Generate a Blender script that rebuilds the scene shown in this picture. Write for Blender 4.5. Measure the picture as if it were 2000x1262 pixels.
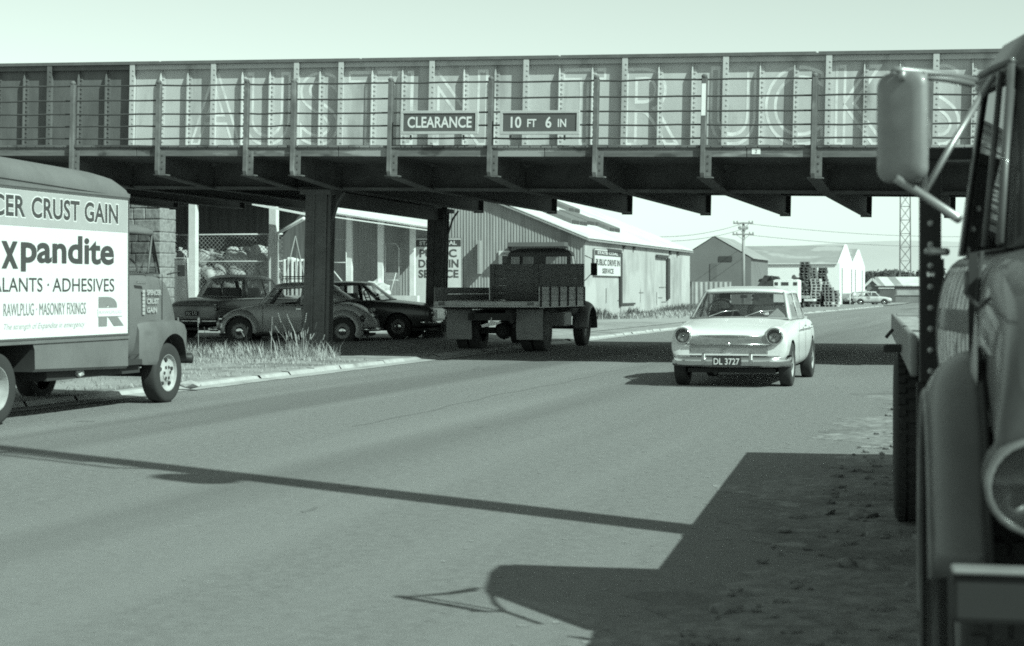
import bpy, bmesh, math, random
from mathutils import Vector, Matrix
from math import radians, sin, cos, pi
random.seed(7)
for o in list(bpy.data.objects): bpy.data.objects.remove(o)
SC = bpy.context.scene
COL = SC.collection

# ------------------------------------------------------------------ camera, sky, sun
FPX, EYE, HOR = 3400.0, 1.38, 565.0            # focal length in photo pixels, eye height, horizon row
cd = bpy.data.cameras.new("camera"); cam = bpy.data.objects.new("camera", cd); COL.objects.link(cam)
cd.sensor_width = 36.0; cd.lens = 36.0*FPX/2000.0; cd.shift_y = -66.0/2000.0
cd.clip_start = 0.1; cd.clip_end = 8000
cam.location = (0, 0, EYE); cam.rotation_euler = (radians(90), 0, 0)
cd.dof.use_dof = True; cd.dof.focus_distance = 30.0; cd.dof.aperture_fstop = 4.5
SC.camera = cam
SUN_EL = radians(40.3)
SUN_H = Vector((0.7275, -0.686, 0)).normalized()
SUN_DIR = Vector((SUN_H.x*cos(SUN_EL), SUN_H.y*cos(SUN_EL), sin(SUN_EL)))
TINT = (0.805, 1.0, 0.90)
w = bpy.data.worlds.new("World"); SC.world = w; w.use_nodes = True
nt = w.node_tree; nt.nodes.clear()
sky = nt.nodes.new("ShaderNodeTexSky"); sky.sky_type = 'NISHITA'; sky.sun_disc = False
sky.sun_elevation = SUN_EL; sky.sun_rotation = math.atan2(SUN_DIR.x, SUN_DIR.y)
sky.air_density = 2.0; sky.dust_density = 0.2; sky.ozone_density = 1.0
sp = nt.nodes.new("ShaderNodeSeparateColor"); ad = nt.nodes.new("ShaderNodeMath"); ad.operation = 'ADD'     # monochrome film: red and green of the sky averaged
bw = nt.nodes.new("ShaderNodeMath"); bw.operation = 'MULTIPLY'; bw.inputs[1].default_value = 0.5; mul = nt.nodes.new("ShaderNodeMix"); mul.data_type = 'RGBA'; mul.blend_type = 'MULTIPLY'
mul.inputs[0].default_value = 1.0; mul.inputs[7].default_value = (*TINT, 1)
bg = nt.nodes.new("ShaderNodeBackground"); bg.inputs[1].default_value = 0.099
wo = nt.nodes.new("ShaderNodeOutputWorld")
nt.links.new(sky.outputs[0], sp.inputs[0]); nt.links.new(sp.outputs[0], ad.inputs[0]); nt.links.new(sp.outputs[1], ad.inputs[1]); nt.links.new(ad.outputs[0], bw.inputs[0]); nt.links.new(bw.outputs[0], mul.inputs[6])
nt.links.new(mul.outputs[2], bg.inputs[0]); nt.links.new(bg.outputs[0], wo.inputs[0])
sd = bpy.data.lights.new("sun", 'SUN'); sd.energy = 4.75; sd.angle = radians(0.5); sd.color = TINT
sun = bpy.data.objects.new("sun", sd); COL.objects.link(sun)
sun.rotation_euler = SUN_DIR.to_track_quat('Z', 'Y').to_euler(); sun.location = (0, 0, 60)
vs = SC.view_settings; vs.view_transform = 'Standard'; vs.look = 'None'; vs.exposure = 0.5; vs.gamma = 1.0
SC.render.engine = 'CYCLES'; SC.cycles.max_bounces = 6; SC.cycles.transparent_max_bounces = 24
SC.cycles.use_denoising = False; SC.cycles.filter_width = 1.8; SC.cycles.sample_clamp_indirect = 6.0

# ------------------------------------------------------------------ pixel <-> world (to read sizes off the photo)
def G(px, py, z=0.0):
    D = (EYE - z)*FPX/(py - HOR); return Vector(((px-1000)*D/FPX, D, z))
def P(px, py, D): return Vector(((px-1000)*D/FPX, D, EYE-(py-HOR)*D/FPX))
UB = Vector((0.962, -0.2726, 0)); UR = Vector((0.2726, 0.962, 0))     # along the bridge to the right, along the road away
GRID = math.atan2(-0.2726, 0.962)
def grid(X, Y, org):                                                # world -> local in the street grid at org
    d = Vector((X-org[0], Y-org[1], 0)); return d.dot(UB), d.dot(UR)
def gx(px, t, org):                                                 # local x of the ray px where it meets the plane local y = t
    r = (px-1000)/FPX
    return (r*(org[1]+.962*t)-org[0]-.2726*t)/(.962+.2726*r)

# ------------------------------------------------------------------ materials
MATS = {}
def mat(name, v, rough=0.8, metal=0.0, var=0.12, scale=3.0, bump=0.0, bscale=40.0, streak=None, coat=0.0, spec=0.5, patch=None, rust=None):
    if name in MATS: return MATS[name]
    m = bpy.data.materials.new(name); m.use_nodes = True; n = m.node_tree.nodes; l = m.node_tree.links
    b = n["Principled BSDF"]; b.inputs['Roughness'].default_value = rough; b.inputs['Metallic'].default_value = metal
    b.inputs['Specular IOR Level'].default_value = spec
    if coat: b.inputs['Coat Weight'].default_value = coat; b.inputs['Coat Roughness'].default_value = 0.08
    c = v if isinstance(v, tuple) else (v, v, v)
    tc = n.new("ShaderNodeTexCoord"); mp = n.new("ShaderNodeMapping"); l.new(tc.outputs['Object'], mp.inputs[0])
    if streak: mp.inputs['Scale'].default_value = streak
    nz = n.new("ShaderNodeTexNoise"); nz.inputs['Scale'].default_value = scale; nz.inputs['Detail'].default_value = 8; nz.inputs['Roughness'].default_value = 0.65
    l.new(mp.outputs[0], nz.inputs['Vector'])
    cr = n.new("ShaderNodeValToRGB"); l.new(nz.outputs[0], cr.inputs[0])
    cr.color_ramp.elements[0].position = 0.3; cr.color_ramp.elements[1].position = 0.7
    lo = tuple(max(0, x*(1-var)) for x in c); hi = tuple(min(1, x*(1+var)) for x in c)
    cr.color_ramp.elements[0].color = (*lo, 1); cr.color_ramp.elements[1].color = (*hi, 1)
    out = cr.outputs[0]
    def overlay(spec2, out):
        val, sc2, p0, p1, st2 = spec2
        nz2 = n.new("ShaderNodeTexNoise"); nz2.inputs['Scale'].default_value = sc2; nz2.inputs['Detail'].default_value = 6
        mp2 = n.new("ShaderNodeMapping"); l.new(tc.outputs['Object'], mp2.inputs[0]); mp2.inputs['Scale'].default_value = st2
        mp2.inputs['Location'].default_value = (3.1, 7.7, 1.3); l.new(mp2.outputs[0], nz2.inputs['Vector'])
        r2 = n.new("ShaderNodeMapRange"); r2.inputs[1].default_value = p0; r2.inputs[2].default_value = p1; l.new(nz2.outputs[0], r2.inputs[0])
        mx = n.new("ShaderNodeMix"); mx.data_type = 'RGBA'; mx.inputs[7].default_value = (val, val, val, 1)
        l.new(r2.outputs[0], mx.inputs[0]); l.new(out, mx.inputs[6]); return mx.outputs[2]
    if patch: out = overlay(patch, out)
    if rust: out = overlay(rust, out)
    l.new(out, b.inputs['Base Color'])
    if bump:
        nb = n.new("ShaderNodeTexNoise"); nb.inputs['Scale'].default_value = bscale; nb.inputs['Detail'].default_value = 5
        l.new(tc.outputs['Object'], nb.inputs['Vector'])
        bp = n.new("ShaderNodeBump"); bp.inputs['Strength'].default_value = bump; bp.inputs['Distance'].default_value = 0.02
        l.new(nb.outputs[0], bp.inputs['Height']); l.new(bp.outputs[0], b.inputs['Normal'])
    MATS[name] = m; return m
def glass(name, tint=0.75, refl=0.06):
    if name in MATS: return MATS[name]
    m = bpy.data.materials.new(name); m.use_nodes = True; n = m.node_tree.nodes; l = m.node_tree.links
    n.remove(n["Principled BSDF"]); o = n["Material Output"]
    t = n.new("ShaderNodeBsdfTransparent"); t.inputs[0].default_value = (tint,)*3 + (1,)
    g = n.new("ShaderNodeBsdfGlossy"); g.inputs['Roughness'].default_value = 0.03
    lw = n.new("ShaderNodeLayerWeight"); lw.inputs[0].default_value = 0.5
    pw = n.new("ShaderNodeMath"); pw.operation = 'POWER'; pw.inputs[1].default_value = 4.0; l.new(lw.outputs['Facing'], pw.inputs[0])
    ad = n.new("ShaderNodeMath"); ad.operation = 'MULTIPLY_ADD'; ad.inputs[1].default_value = 0.8; ad.inputs[2].default_value = refl; ad.use_clamp = True; l.new(pw.outputs[0], ad.inputs[0])
    mx = n.new("ShaderNodeMixShader"); l.new(ad.outputs[0], mx.inputs[0])
    l.new(t.outputs[0], mx.inputs[1]); l.new(g.outputs[0], mx.inputs[2]); l.new(mx.outputs[0], o.inputs[0])
    MATS[name] = m; return m

# ------------------------------------------------------------------ mesh building
class MB:
    def __init__(s): s.v = []; s.f = []; s.mi = []
    def add(s, vs, fs, mi=0):
        k = len(s.v); s.v += [tuple(p) for p in vs]
        for f in fs: s.f.append(tuple(i+k for i in f)); s.mi.append(mi)
        return s
    def box(s, x0, x1, y0, y1, z0, z1, mi=0):
        return s.add([(x0,y0,z0),(x1,y0,z0),(x1,y1,z0),(x0,y1,z0),(x0,y0,z1),(x1,y0,z1),(x1,y1,z1),(x0,y1,z1)],
                     [(0,3,2,1),(4,5,6,7),(0,1,5,4),(1,2,6,5),(2,3,7,6),(3,0,4,7)], mi)
    def bar(s, a, b, w, h=None, mi=0, up=(0,0,1)):
        a, b = Vector(a), Vector(b); h = h or w; d = (b-a).normalized(); u = Vector(up)
        if abs(d.dot(u)) > .98: u = Vector((0,1,0))
        sx = d.cross(u).normalized()*w/2; sy = sx.cross(d).normalized()*h/2
        vs = [a-sx-sy, a+sx-sy, a+sx+sy, a-sx+sy, b-sx-sy, b+sx-sy, b+sx+sy, b-sx+sy]
        return s.add(vs, [(0,1,2,3),(7,6,5,4),(0,4,5,1),(1,5,6,2),(2,6,7,3),(3,7,4,0)], mi)
    def tube(s, pts, r, n=8, mi=0, closed=False):
        pts = [Vector(p) for p in pts]; rings = []
        for i, p in enumerate(pts):
            d = (pts[min(i+1, len(pts)-1)] - pts[max(i-1, 0)]).normalized()
            u = Vector((0,0,1)) if abs(d.z) < .95 else Vector((0,1,0))
            a = d.cross(u).normalized(); b = a.cross(d)
            rr = r[i] if isinstance(r, (list, tuple)) else r
            rings.append([p + (a*cos(2*pi*k/n) + b*sin(2*pi*k/n))*rr for k in range(n)])
        vs = [q for rg in rings for q in rg]; fs = []
        for i in range(len(rings)-1):
            for k in range(n): fs.append((i*n+k, i*n+(k+1)%n, (i+1)*n+(k+1)%n, (i+1)*n+k))
        fs.append(tuple(range(n-1, -1, -1))); fs.append(tuple((len(rings)-1)*n+k for k in range(n)))
        return s.add(vs, fs, mi)
    def lathe(s, prof, c, axis='x', n=28, mi=0, sgn=1):
        # prof: (radius, offset along axis)
        vs = []; c = Vector(c)
        for r, h in prof:
            for k in range(n):
                a = 2*pi*k/n; q = {'x': (h*sgn, r*cos(a), r*sin(a)), 'y': (r*cos(a), h*sgn, r*sin(a)), 'z': (r*cos(a), r*sin(a), h*sgn)}[axis]
                vs.append(c+Vector(q))
        fs = []
        for i in range(len(prof)-1):
            for k in range(n): fs.append((i*n+k, i*n+(k+1)%n, (i+1)*n+(k+1)%n, (i+1)*n+k))
        return s.add(vs, fs, mi)
    def prism(s, poly, a, b, plane='xz', mi=0):
        # poly in plane, extruded from a to b on the remaining axis
        f3 = {'xz': lambda p, t: (p[0], t, p[1]), 'yz': lambda p, t: (t, p[0], p[1]), 'xy': lambda p, t: (p[0], p[1], t)}[plane]
        n = len(poly); vs = [f3(p, a) for p in poly] + [f3(p, b) for p in poly]
        fs = [tuple(range(n-1, -1, -1)), tuple(range(n, 2*n))] + [(i, (i+1) % n, n+(i+1) % n, n+i) for i in range(n)]
        return s.add(vs, fs, mi)
    def loft(s, rings, mi=0, closed=False, caps=True):
        n = len(rings[0]); vs = [q for r in rings for q in r]; fs = []
        for i in range(len(rings)-1):
            for k in range(n if closed else n-1): fs.append((i*n+k, i*n+(k+1) % n, (i+1)*n+(k+1) % n, (i+1)*n+k))
        if caps and closed: fs += [tuple(range(n-1, -1, -1)), tuple((len(rings)-1)*n+k for k in range(n))]
        return s.add(vs, fs, mi)
    def blob(s, c, r, n=2, jit=.15, mi=0):
        bm = bmesh.new(); bmesh.ops.create_icosphere(bm, subdivisions=n, radius=1)
        vs = []
        ph = [random.uniform(0, 6) for _ in range(6)]
        for v in bm.verts:
            k = 1 + jit*(sin(3*v.co.x+ph[0])*sin(3*v.co.y+ph[1]) + .6*sin(5*v.co.z+ph[2])*sin(4*v.co.x+ph[3]))
            vs.append((c[0]+v.co.x*r[0]*k, c[1]+v.co.y*r[1]*k, c[2]+v.co.z*r[2]*k))
        fs = [tuple(x.index for x in f.verts) for f in bm.faces]; bm.free(); return s.add(vs, fs, mi)
    def mesh(s, name, mats):
        me = bpy.data.meshes.new(name); me.from_pydata(s.v, [], s.f); me.update()
        for m in (mats if isinstance(mats, (list, tuple)) else [mats]): me.materials.append(m)
        if any(s.mi): me.polygons.foreach_set('material_index', s.mi)
        bm = bmesh.new(); bm.from_mesh(me); bmesh.ops.recalc_face_normals(bm, faces=bm.faces); bm.to_mesh(me); bm.free()
        return me
    def build(s, name, mats, parent=None, smooth=False, bevel=0, sub=0, solid=0, bseg=2, loc=None, cut=None, auto=None):
        me = s.mesh(name, mats); o = bpy.data.objects.new(name, me); COL.objects.link(o)
        if sub: md = o.modifiers.new('s', 'SUBSURF'); md.levels = md.render_levels = sub
        if solid: md = o.modifiers.new('t', 'SOLIDIFY'); md.thickness = solid; md.offset = 0
        if cut:
            cs = []
            for cb in cut:
                cm = cb.mesh('cut', mats[-1] if isinstance(mats, (list, tuple)) else mats); co = bpy.data.objects.new('cut', cm); COL.objects.link(co); cs.append(co)
                md = o.modifiers.new('b', 'BOOLEAN'); md.operation = 'DIFFERENCE'; md.object = co; md.solver = 'EXACT'
                if hasattr(md, 'material_mode'): md.material_mode = 'TRANSFER'
            dg = bpy.context.evaluated_depsgraph_get(); dg.update()
            nm = bpy.data.meshes.new_from_object(o.evaluated_get(dg), depsgraph=dg)
            o.modifiers.clear(); o.data = nm; nm.name = name
            for co in cs: bpy.data.objects.remove(co)
        if bevel: md = o.modifiers.new('v', 'BEVEL'); md.width = bevel; md.segments = bseg; md.limit_method = 'ANGLE'; md.angle_limit = radians(35)
        if smooth or auto:
            me = o.data; me.polygons.foreach_set('use_smooth', [True]*len(me.polygons))
            if auto: me.set_sharp_from_angle(angle=radians(auto))
        if parent: o.parent = parent
        if loc: o.location = loc
        return o
def tag(o, label=None, cat=None, group=None, kind=None):
    if label: o['label'] = label
    if cat: o['category'] = cat
    if group: o['group'] = group
    if kind: o['kind'] = kind
    return o
def thing(name, label, cat, loc=(0,0,0), rz=0.0, group=None, rot=None):
    o = bpy.data.objects.new(name, None); COL.objects.link(o); o.empty_display_size = .2
    o.location = loc; o.rotation_euler = rot if rot else (0, 0, rz); tag(o, label, cat, group); return o
def dup(o, parent=None):
    c = o.copy(); COL.objects.link(c)
    if parent: c.parent = parent
    for ch in list(o.children): dup(ch, c)
    return c
def text(name, body, m, parent, org, right, up, height, width=None, fat=0.0, depth=0.003, outline=0.0, align='LEFT', shear=0.0, space=1.0):
    """lettering as real mesh: org is the lower left corner, fitted to height x width"""
    cu = bpy.data.curves.new(name, 'FONT'); cu.body = body; cu.size = 1.0; cu.offset = fat; cu.shear = shear; cu.space_character = space
    cu.resolution_u = 10 if outline else 4
    if outline: cu.fill_mode = 'NONE'; cu.bevel_depth = 0.5; cu.bevel_resolution = 0
    o = bpy.data.objects.new(name, cu); COL.objects.link(o)
    if outline: cu.bevel_depth = 0.0001
    dg = bpy.context.evaluated_depsgraph_get(); dg.update()
    me = bpy.data.meshes.new_from_object(o.evaluated_get(dg), depsgraph=dg)
    xs = [v.co.x for v in me.vertices]; ys = [v.co.y for v in me.vertices]
    x0, x1, y0, y1 = min(xs), max(xs), min(ys), max(ys)
    sy = height/(y1-y0); sx = (width/(x1-x0)) if width else sy
    if outline:
        bpy.data.meshes.remove(me); cu.bevel_depth = outline/((sx+sy)/2); dg.update()
        me = bpy.data.meshes.new_from_object(o.evaluated_get(dg), depsgraph=dg)
    bpy.data.objects.remove(o); bpy.data.curves.remove(cu)
    R = Vector(right).normalized(); U = Vector(up).normalized(); N = R.cross(U)
    org = Vector(org)
    if align == 'CENTER': org = org - R*((x1-x0)*sx/2)
    for v in me.vertices:
        v.co = org + R*((v.co.x-x0)*sx) + U*((v.co.y-y0)*sy) + N*(depth + v.co.z*(.004 if outline else 1))
    me.polygons.foreach_set('use_smooth', [False]*len(me.polygons)); me.materials.clear(); me.materials.append(m); me.name = name
    t = bpy.data.objects.new(name, me); COL.objects.link(t); t.parent = parent; return t

# palette (monochrome film: neutral greys, the light carries the tone)
M_asphalt = None
black = mat('black_rubber', 0.028, 0.85, bump=.2, bscale=60)
chrome = mat('chrome', 0.62, 0.18, 1.0, var=.05)
dark = mat('underside_dark', 0.03, .9)
headglass = mat('lamp_glass', 0.20, 0.15, 0.5, var=.2, scale=12, coat=.6)
rim_pale = mat('wheel_paint_pale', 0.37, .5, var=.2, scale=8)
rim_dark = mat('wheel_paint_dark', 0.20, .5, var=.2, scale=8)
lens_dark = mat('tail_lens', 0.05, .2, coat=.5)
interior = mat('car_interior', 0.16, .9)
win = glass('window_glass', .78, .04)
# ------------------------------------------------------------------ ground, road, verge, kerb, shoulder
ORG = (3.29, 30.6)                                   # bridge outer face where the road meets the pixel column 1365
def gw(x, t, z=0): p = Vector((ORG[0], ORG[1], 0)) + UB*x + UR*t; return (p.x, p.y, z)
def ground_mat(name, v, var, scale, bump, bscale, patch=None, rust=None, streak=None, rough=.95):
    return mat(name, v, rough, 0, var, scale, bump, bscale, patch=patch, rust=rust, streak=streak, spec=.25)
def dip(D): return 0.0 if D < 95 else -0.33*min(1, (D-95)/100)
def sheet(name, poly_rows, m, kind='structure', label=None):
    mb = MB(); n = len(poly_rows[0])
    mb.loft(poly_rows, 0); o = mb.build(name, m); tag(o, label, None, None, kind); return o
M_ground = ground_mat('packed_ground', .20, .2, .6, .5, 9, patch=(.13, .15, .5, .62, (1,1,1)), rust=(.26, 1.3, .55, .7, (1,1,1)))
M_road = ground_mat('worn_asphalt', .195, .17, 13, .6, 190, patch=(.225, .6, .46, .66, (1.6,.07,1)), rust=(.150, .35, .5, .7, (1.9,.06,1)))
M_verge = ground_mat('dry_verge', .27, .22, 5, .6, 30, patch=(.17, .9, .5, .62, (1,1,1)))
M_conc = ground_mat('old_concrete', .36, .18, 3, .3, 40, patch=(.2, 1.5, .55, .7, (1,1,1)))
M_shoulder = ground_mat('stony_shoulder', .20, .42, 7, 1.6, 11, patch=(.14, 1.1, .5, .6, (1,1,1)), rust=(.27, 2.2, .6, .68, (1,1,1)))
rows = []
for D in (-60, 0, 40, 95, 130, 165, 195, 400, 1200, 4000):
    rows.append([(x, D, dip(D)) for x in (-2500, -400, -60, 0, 60, 400, 2500)])
sheet('ground', rows, M_ground)
KX = -3.70                                           # kerb line in bridge grid (x local)
kx, _t = grid(-1.97, 33.5, ORG); KX = kx
ex, _t = grid(1.59, 10.8, ORG); EX = ex
ts = [-60, -30, -10, 10, 30, 60, 68, 90, 110, 140, 170, 320]
def zat(x, t, dz): p = gw(x, t); return (p[0], p[1], dip(p[1])+dz)
# road, widening on the right beyond the bridge into the open yard
rr = []
for t in ts:
    right = EX if t < -10 else (EX+9 if t < 20 else 75)
    rr.append([zat(KX+.36+(right-KX-.36)*k/6, t, .004) for k in range(7)])
ro_ = sheet('road', rr, M_road)
mi_ = (Matrix.Translation((ORG[0], ORG[1], 0)) @ Matrix.Rotation(GRID, 4, 'Z')); ro_.data.transform(mi_.inverted()); ro_.matrix_basis = mi_
# oil drips, tar seams and patches worn into the asphalt
random.seed(31); mb = MB()
def flat_blob(mb, x, t, rx, rt, z, n=14):
    ph = random.uniform(0, 6); mb.add([zat(x+rx*cos(2*pi*k/n)*(1+.3*sin(3*2*pi*k/n+ph)+.15*sin(5*2*pi*k/n)), t+rt*sin(2*pi*k/n)*(1+.25*sin(2*2*pi*k/n+ph)), z) for k in range(n)], [tuple(range(n))])
for k in range(16): flat_blob(mb, KX+random.choice([2.3,2.5,2.7,6.4,6.7])+random.gauss(0,.35), random.uniform(-27, 12), random.uniform(.02,.10), random.uniform(.03,.2), .0062)
tag(mb.build('oil_stains', mat('oil_stain', .145, .7, var=.3, scale=8)), kind='structure')
mb = MB()
for (x0, t0, t1) in ((KX+4.72, -14, 20),):
    n = 90; mb.loft([[zat(x0+.05*sin(t*.9)+.03*sin(t*3.1)-w_, t, .0058), zat(x0+.05*sin(t*.9)+.03*sin(t*3.1)+w_, t, .0058)] for t, w_ in [(t0+(t1-t0)*i/n, random.uniform(.004,.014)) for i in range(n+1)]])
tag(mb.build('tar_seam', mat('tar', .125, .8, var=.2)), kind='structure')
mb = MB(); random.seed(8)
for k in range(700):
    t = random.uniform(-29, 2); x = EX - abs(random.gauss(0, .9)) if k % 2 else KX+.45+abs(random.gauss(0,.35)); flat_blob(mb, x, t, random.uniform(.006,.025), random.uniform(.006,.025), .0068, 6)
tag(mb.build('road_grit', mat('grit', .27, .95, var=.3, scale=30)), 'pale grit gathered along both edges of the asphalt', 'grit', None, 'stuff')
# rough stony shoulder with an irregular edge, lying on the asphalt
mb = MB(); ra = []; N = 420
for i in range(N):
    t = -33 + 40*i/(N-1)
    e = EX + .30*sin(t*1.1)+.16*sin(t*2.9+1)+.10*sin(t*7.3+.5)+.06*sin(t*17)+random.uniform(-.03, .03) + max(0, t+4)*.25
    ra.append([zat(e, t, .0055), zat(e+.35, t, .008), zat(e+.9, t, .016), zat(EX+2.4, t, .02), zat(EX+9, t, .02)])
mb.loft(ra); sh = mb.build('stony_shoulder', M_shoulder, smooth=True); tag(sh, kind='structure')
# verge, raised behind a broken concrete channel
vr = []
def bank(t): return .11*max(0, min(1, (t-1)/5))*max(0, min(1, (40-t)/20))
for t in sorted(ts+[1, 3, 4.5, 6, 14, 20, 26, 32, 40]): vr.append([zat(KX-70, t, .012), zat(KX-20, t, .012+bank(t)), zat(KX-6, t, .06+bank(t)), zat(KX-2.2, t, .07+bank(t)), zat(KX-1.2, t, .07), zat(KX-.05, t, .06)])
sheet('verge', vr, M_verge)
mb = MB(); kr = []
for i in range(150):
    t = -30 + 1.1*i; j = random.uniform(-.03, .03)
    sunk = .06 if 0.8 < t < 13 else 0
    w2 = random.uniform(-.012, .012)
    mb.loft([[zat(KX-.07+j, tt, -.05), zat(KX-.07+j, tt, .075+w2-sunk*.2), zat(KX+.06+j, tt, .07+w2-sunk*.8), zat(KX+.10+j, tt, .018), zat(KX+.42+j, tt, .010)] for tt in (t, t+1.085)])
tag(mb.build('kerb', M_conc), kind='structure')
# pale strip of old footpath beyond the bridge, by the warehouse
mb = MB(); mb.loft([[zat(KX-5.2, t, .075), zat(KX-1.2, t, .085)] for t in (22, 40, 60, 80)])
tag(mb.build('footpath', mat('footpath_gravel', .30, .95, var=.15, scale=4, bump=.3)), kind='structure')
# painted line across the far yard
mb = MB(); a = G(1590, 610.5); b = G(1860, 617); mb.add([(a.x,a.y,dip(a.y)+.009),(b.x,b.y,dip(b.y)+.009),(b.x+.1,b.y-.9,dip(b.y)+.009),(a.x,a.y-.9,dip(a.y)+.009)], [(0,1,2,3)])
tag(mb.build('yard_line', M_conc), kind='structure')
# loose stones and clods on the shoulder
mb = MB()
for i in range(1500):
    t = random.uniform(-30, 6); x = EX + .2 + abs(random.gauss(0, 1.6)); p = zat(x, t, .018); r = random.choice([.012,.015,.02,.03,.05])*random.uniform(.7,1.2)
    mb.blob(p, (r*1.4, r*1.2, r*.6), 1, .3)
tag(mb.build('loose_stones', mat('stone', .17, .95, var=.4, scale=20)), 'small stones and clods scattered on the dirt shoulder', 'stones', None, 'stuff')
# ------------------------------------------------------------------ railway bridge
M_pale = mat('faded_pale_paint', .45, .8, var=.10, scale=2, streak=(1,1,.25), bump=.1, bscale=25, rust=(.24, 2.2, .56, .75, (1,1,.22)), patch=(.51, .8, .5, .7, (1,1,.5)))
M_darkp = mat('unpainted_steel', .11, .75, var=.25, scale=3, streak=(1,1,.3), bump=.15)
M_steel = mat('sooty_steel', .085, .8, var=.3, scale=3, bump=.2, bscale=20)
M_rail = mat('railing_paint', .12, .7, var=.3, scale=6, rust=(.22, 5, .55, .7, (1,1,.4)))
M_fascia = mat('fascia_board', .12, .9, var=.35, scale=2.5, streak=(.5,1,4), rust=(.27, 1.1, .54, .6, (.6,1,3)), patch=(.05, 1.7, .55, .62, (.8,1,2)))
M_white = mat('white_paint', .78, .6, var=.06)
M_ghost = mat('ghost_lettering', .68, .85, var=.1, scale=5, rust=(.50, 2.5, .5, .66, (1,1,1))); M_ghostfill = mat('ghost_letter_fill', .415, .85, var=.08, scale=3, rust=(.45, 2.0, .5, .6, (1,1,1)))
TILT = math.atan(.0223)
br = thing('railway_bridge', 'long steel plate girder railway bridge crossing over the road', 'bridge', (ORG[0], ORG[1], 0), rot=(0, TILT, GRID))
bx = lambda px, t=0: gx(px, t, ORG)
PX = [bx(p) for p in (567, 755, 950, 1155, 1365, 1580)]
step = (PX[5]-PX[0])/5
posts = [bx(137), bx(304), bx(475)] + PX + [PX[5]+step, PX[5]+2*step, PX[5]+3*step]
posts = [posts[0]-step*2, posts[0]-step] + posts
XL, XR = -30.0, 16.0
T1, T2, TF = 2.42, 11.1, 11.9
ZD, ZT = 3.884, 5.806
def girder(t, name):
    split = bx(256, T1)
    g = MB()
    g.box(XL, split, t, t+.02, 3.72, ZT-.05, 1); g.box(split, XR, t, t+.02, 3.72, ZT-.05, 0); g.box(XL, XR, t, t+.02, 3.25, 3.72, 2)
    for a, b, mi in ((XL, split, 1), (split, XR, 0)):
        g.box(a, b, t-.155, t+.17, ZT-.04, ZT, 1); g.box(a, b, t-.09, t, ZT-.14, ZT-.042, mi)
    g.box(XL, XR, t-.17, t+.19, 3.20, 3.25, 2)
    x = XL
    while x < XR:                                                   # cover plates on the top flange
        L = random.uniform(3, 6); g.box(x, min(x+L-.05, XR), t-.13, t+.15, ZT+.001, ZT+.028, 1); x += L
    go = g.build(name, [M_pale, M_darkp, M_steel], br)
    full = posts
    for i, x in enumerate(full):
        m = M_darkp if x < split-.05 else M_pale
        s = MB(); s.box(x-.012, x+.012, t-.135, t, ZD, ZT-.041); s.box(x-.055, x+.055, t-.147, t-.135, ZD, ZT-.041)
        for k in range(16): s.box(x+.018, x+.043, t-.158, t-.147, ZD+.25+k*.1, ZD+.275+k*.1)
        s.build('stiffener', m, go)
        if i+1 < len(full):
            n = 2 if full[i+1]-x > 1.3 else 1
            for k in range(n):
                xm = x+(full[i+1]-x)*(k+1)/(n+1); s = MB(); zt = ZT-.22
                s.prism([(t-.10, ZD), (t-.10, zt-.12), (t-.012, zt+.16), (t, zt+.16), (t, ZD)], xm-.01, xm+.01, 'yz')
                s.box(xm-.0, xm+.075, t-.012, t-.0005, ZD, zt)
                for q in range(17): s.box(xm+.025, xm+.057, t-.032, t-.012, ZD+.2+q*.092, ZD+.230+q*.092)
                s.build('stiffener', m if xm < split-.05 else M_pale, go)
    return go
g1 = girder(T1, 'girder')
gq = MB(); gq.box(XL, XR, T2, T2+.02, 3.62, ZT-.05); gq.box(XL, XR, T2-.15, T2+.17, ZT-.04, ZT); gq.box(XL, XR, T2-.17, T2+.19, 3.60, 3.62); gq.build('girder', M_darkp, br)
# ghost letters of the old painted advertisement, on the web
lx = [(365,'A'),(470,'U'),(578,'S'),(672,'T'),(768,'I'),(830,'N'),(1090,'T'),(1213,'R'),(1378,'U'),(1485,'C'),(1622,'K'),(1790,'S')]
wd = {'A': 95, 'U': 85, 'S': 72, 'T': 80, 'I': 26, 'N': 110, 'R': 100, 'C': 110, 'K': 95}
gl = []
for px, ch in lx:
    x0, x1 = bx(px, T1), bx(px+wd[ch], T1)
    z0 = 4.12; z1 = 5.56
    text('painted_letter_body', ch, M_ghostfill, g1, (x0, T1-.001, z0), (1,0,0), (0,0,1), z1-z0, x1-x0, depth=.0008)
    gl.append(text('painted_letter', ch, M_ghost, g1, (x0, T1-.001, z0), (1,0,0), (0,0,1), z1-z0, x1-x0, fat=.0, depth=.0015, outline=.03))
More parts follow.
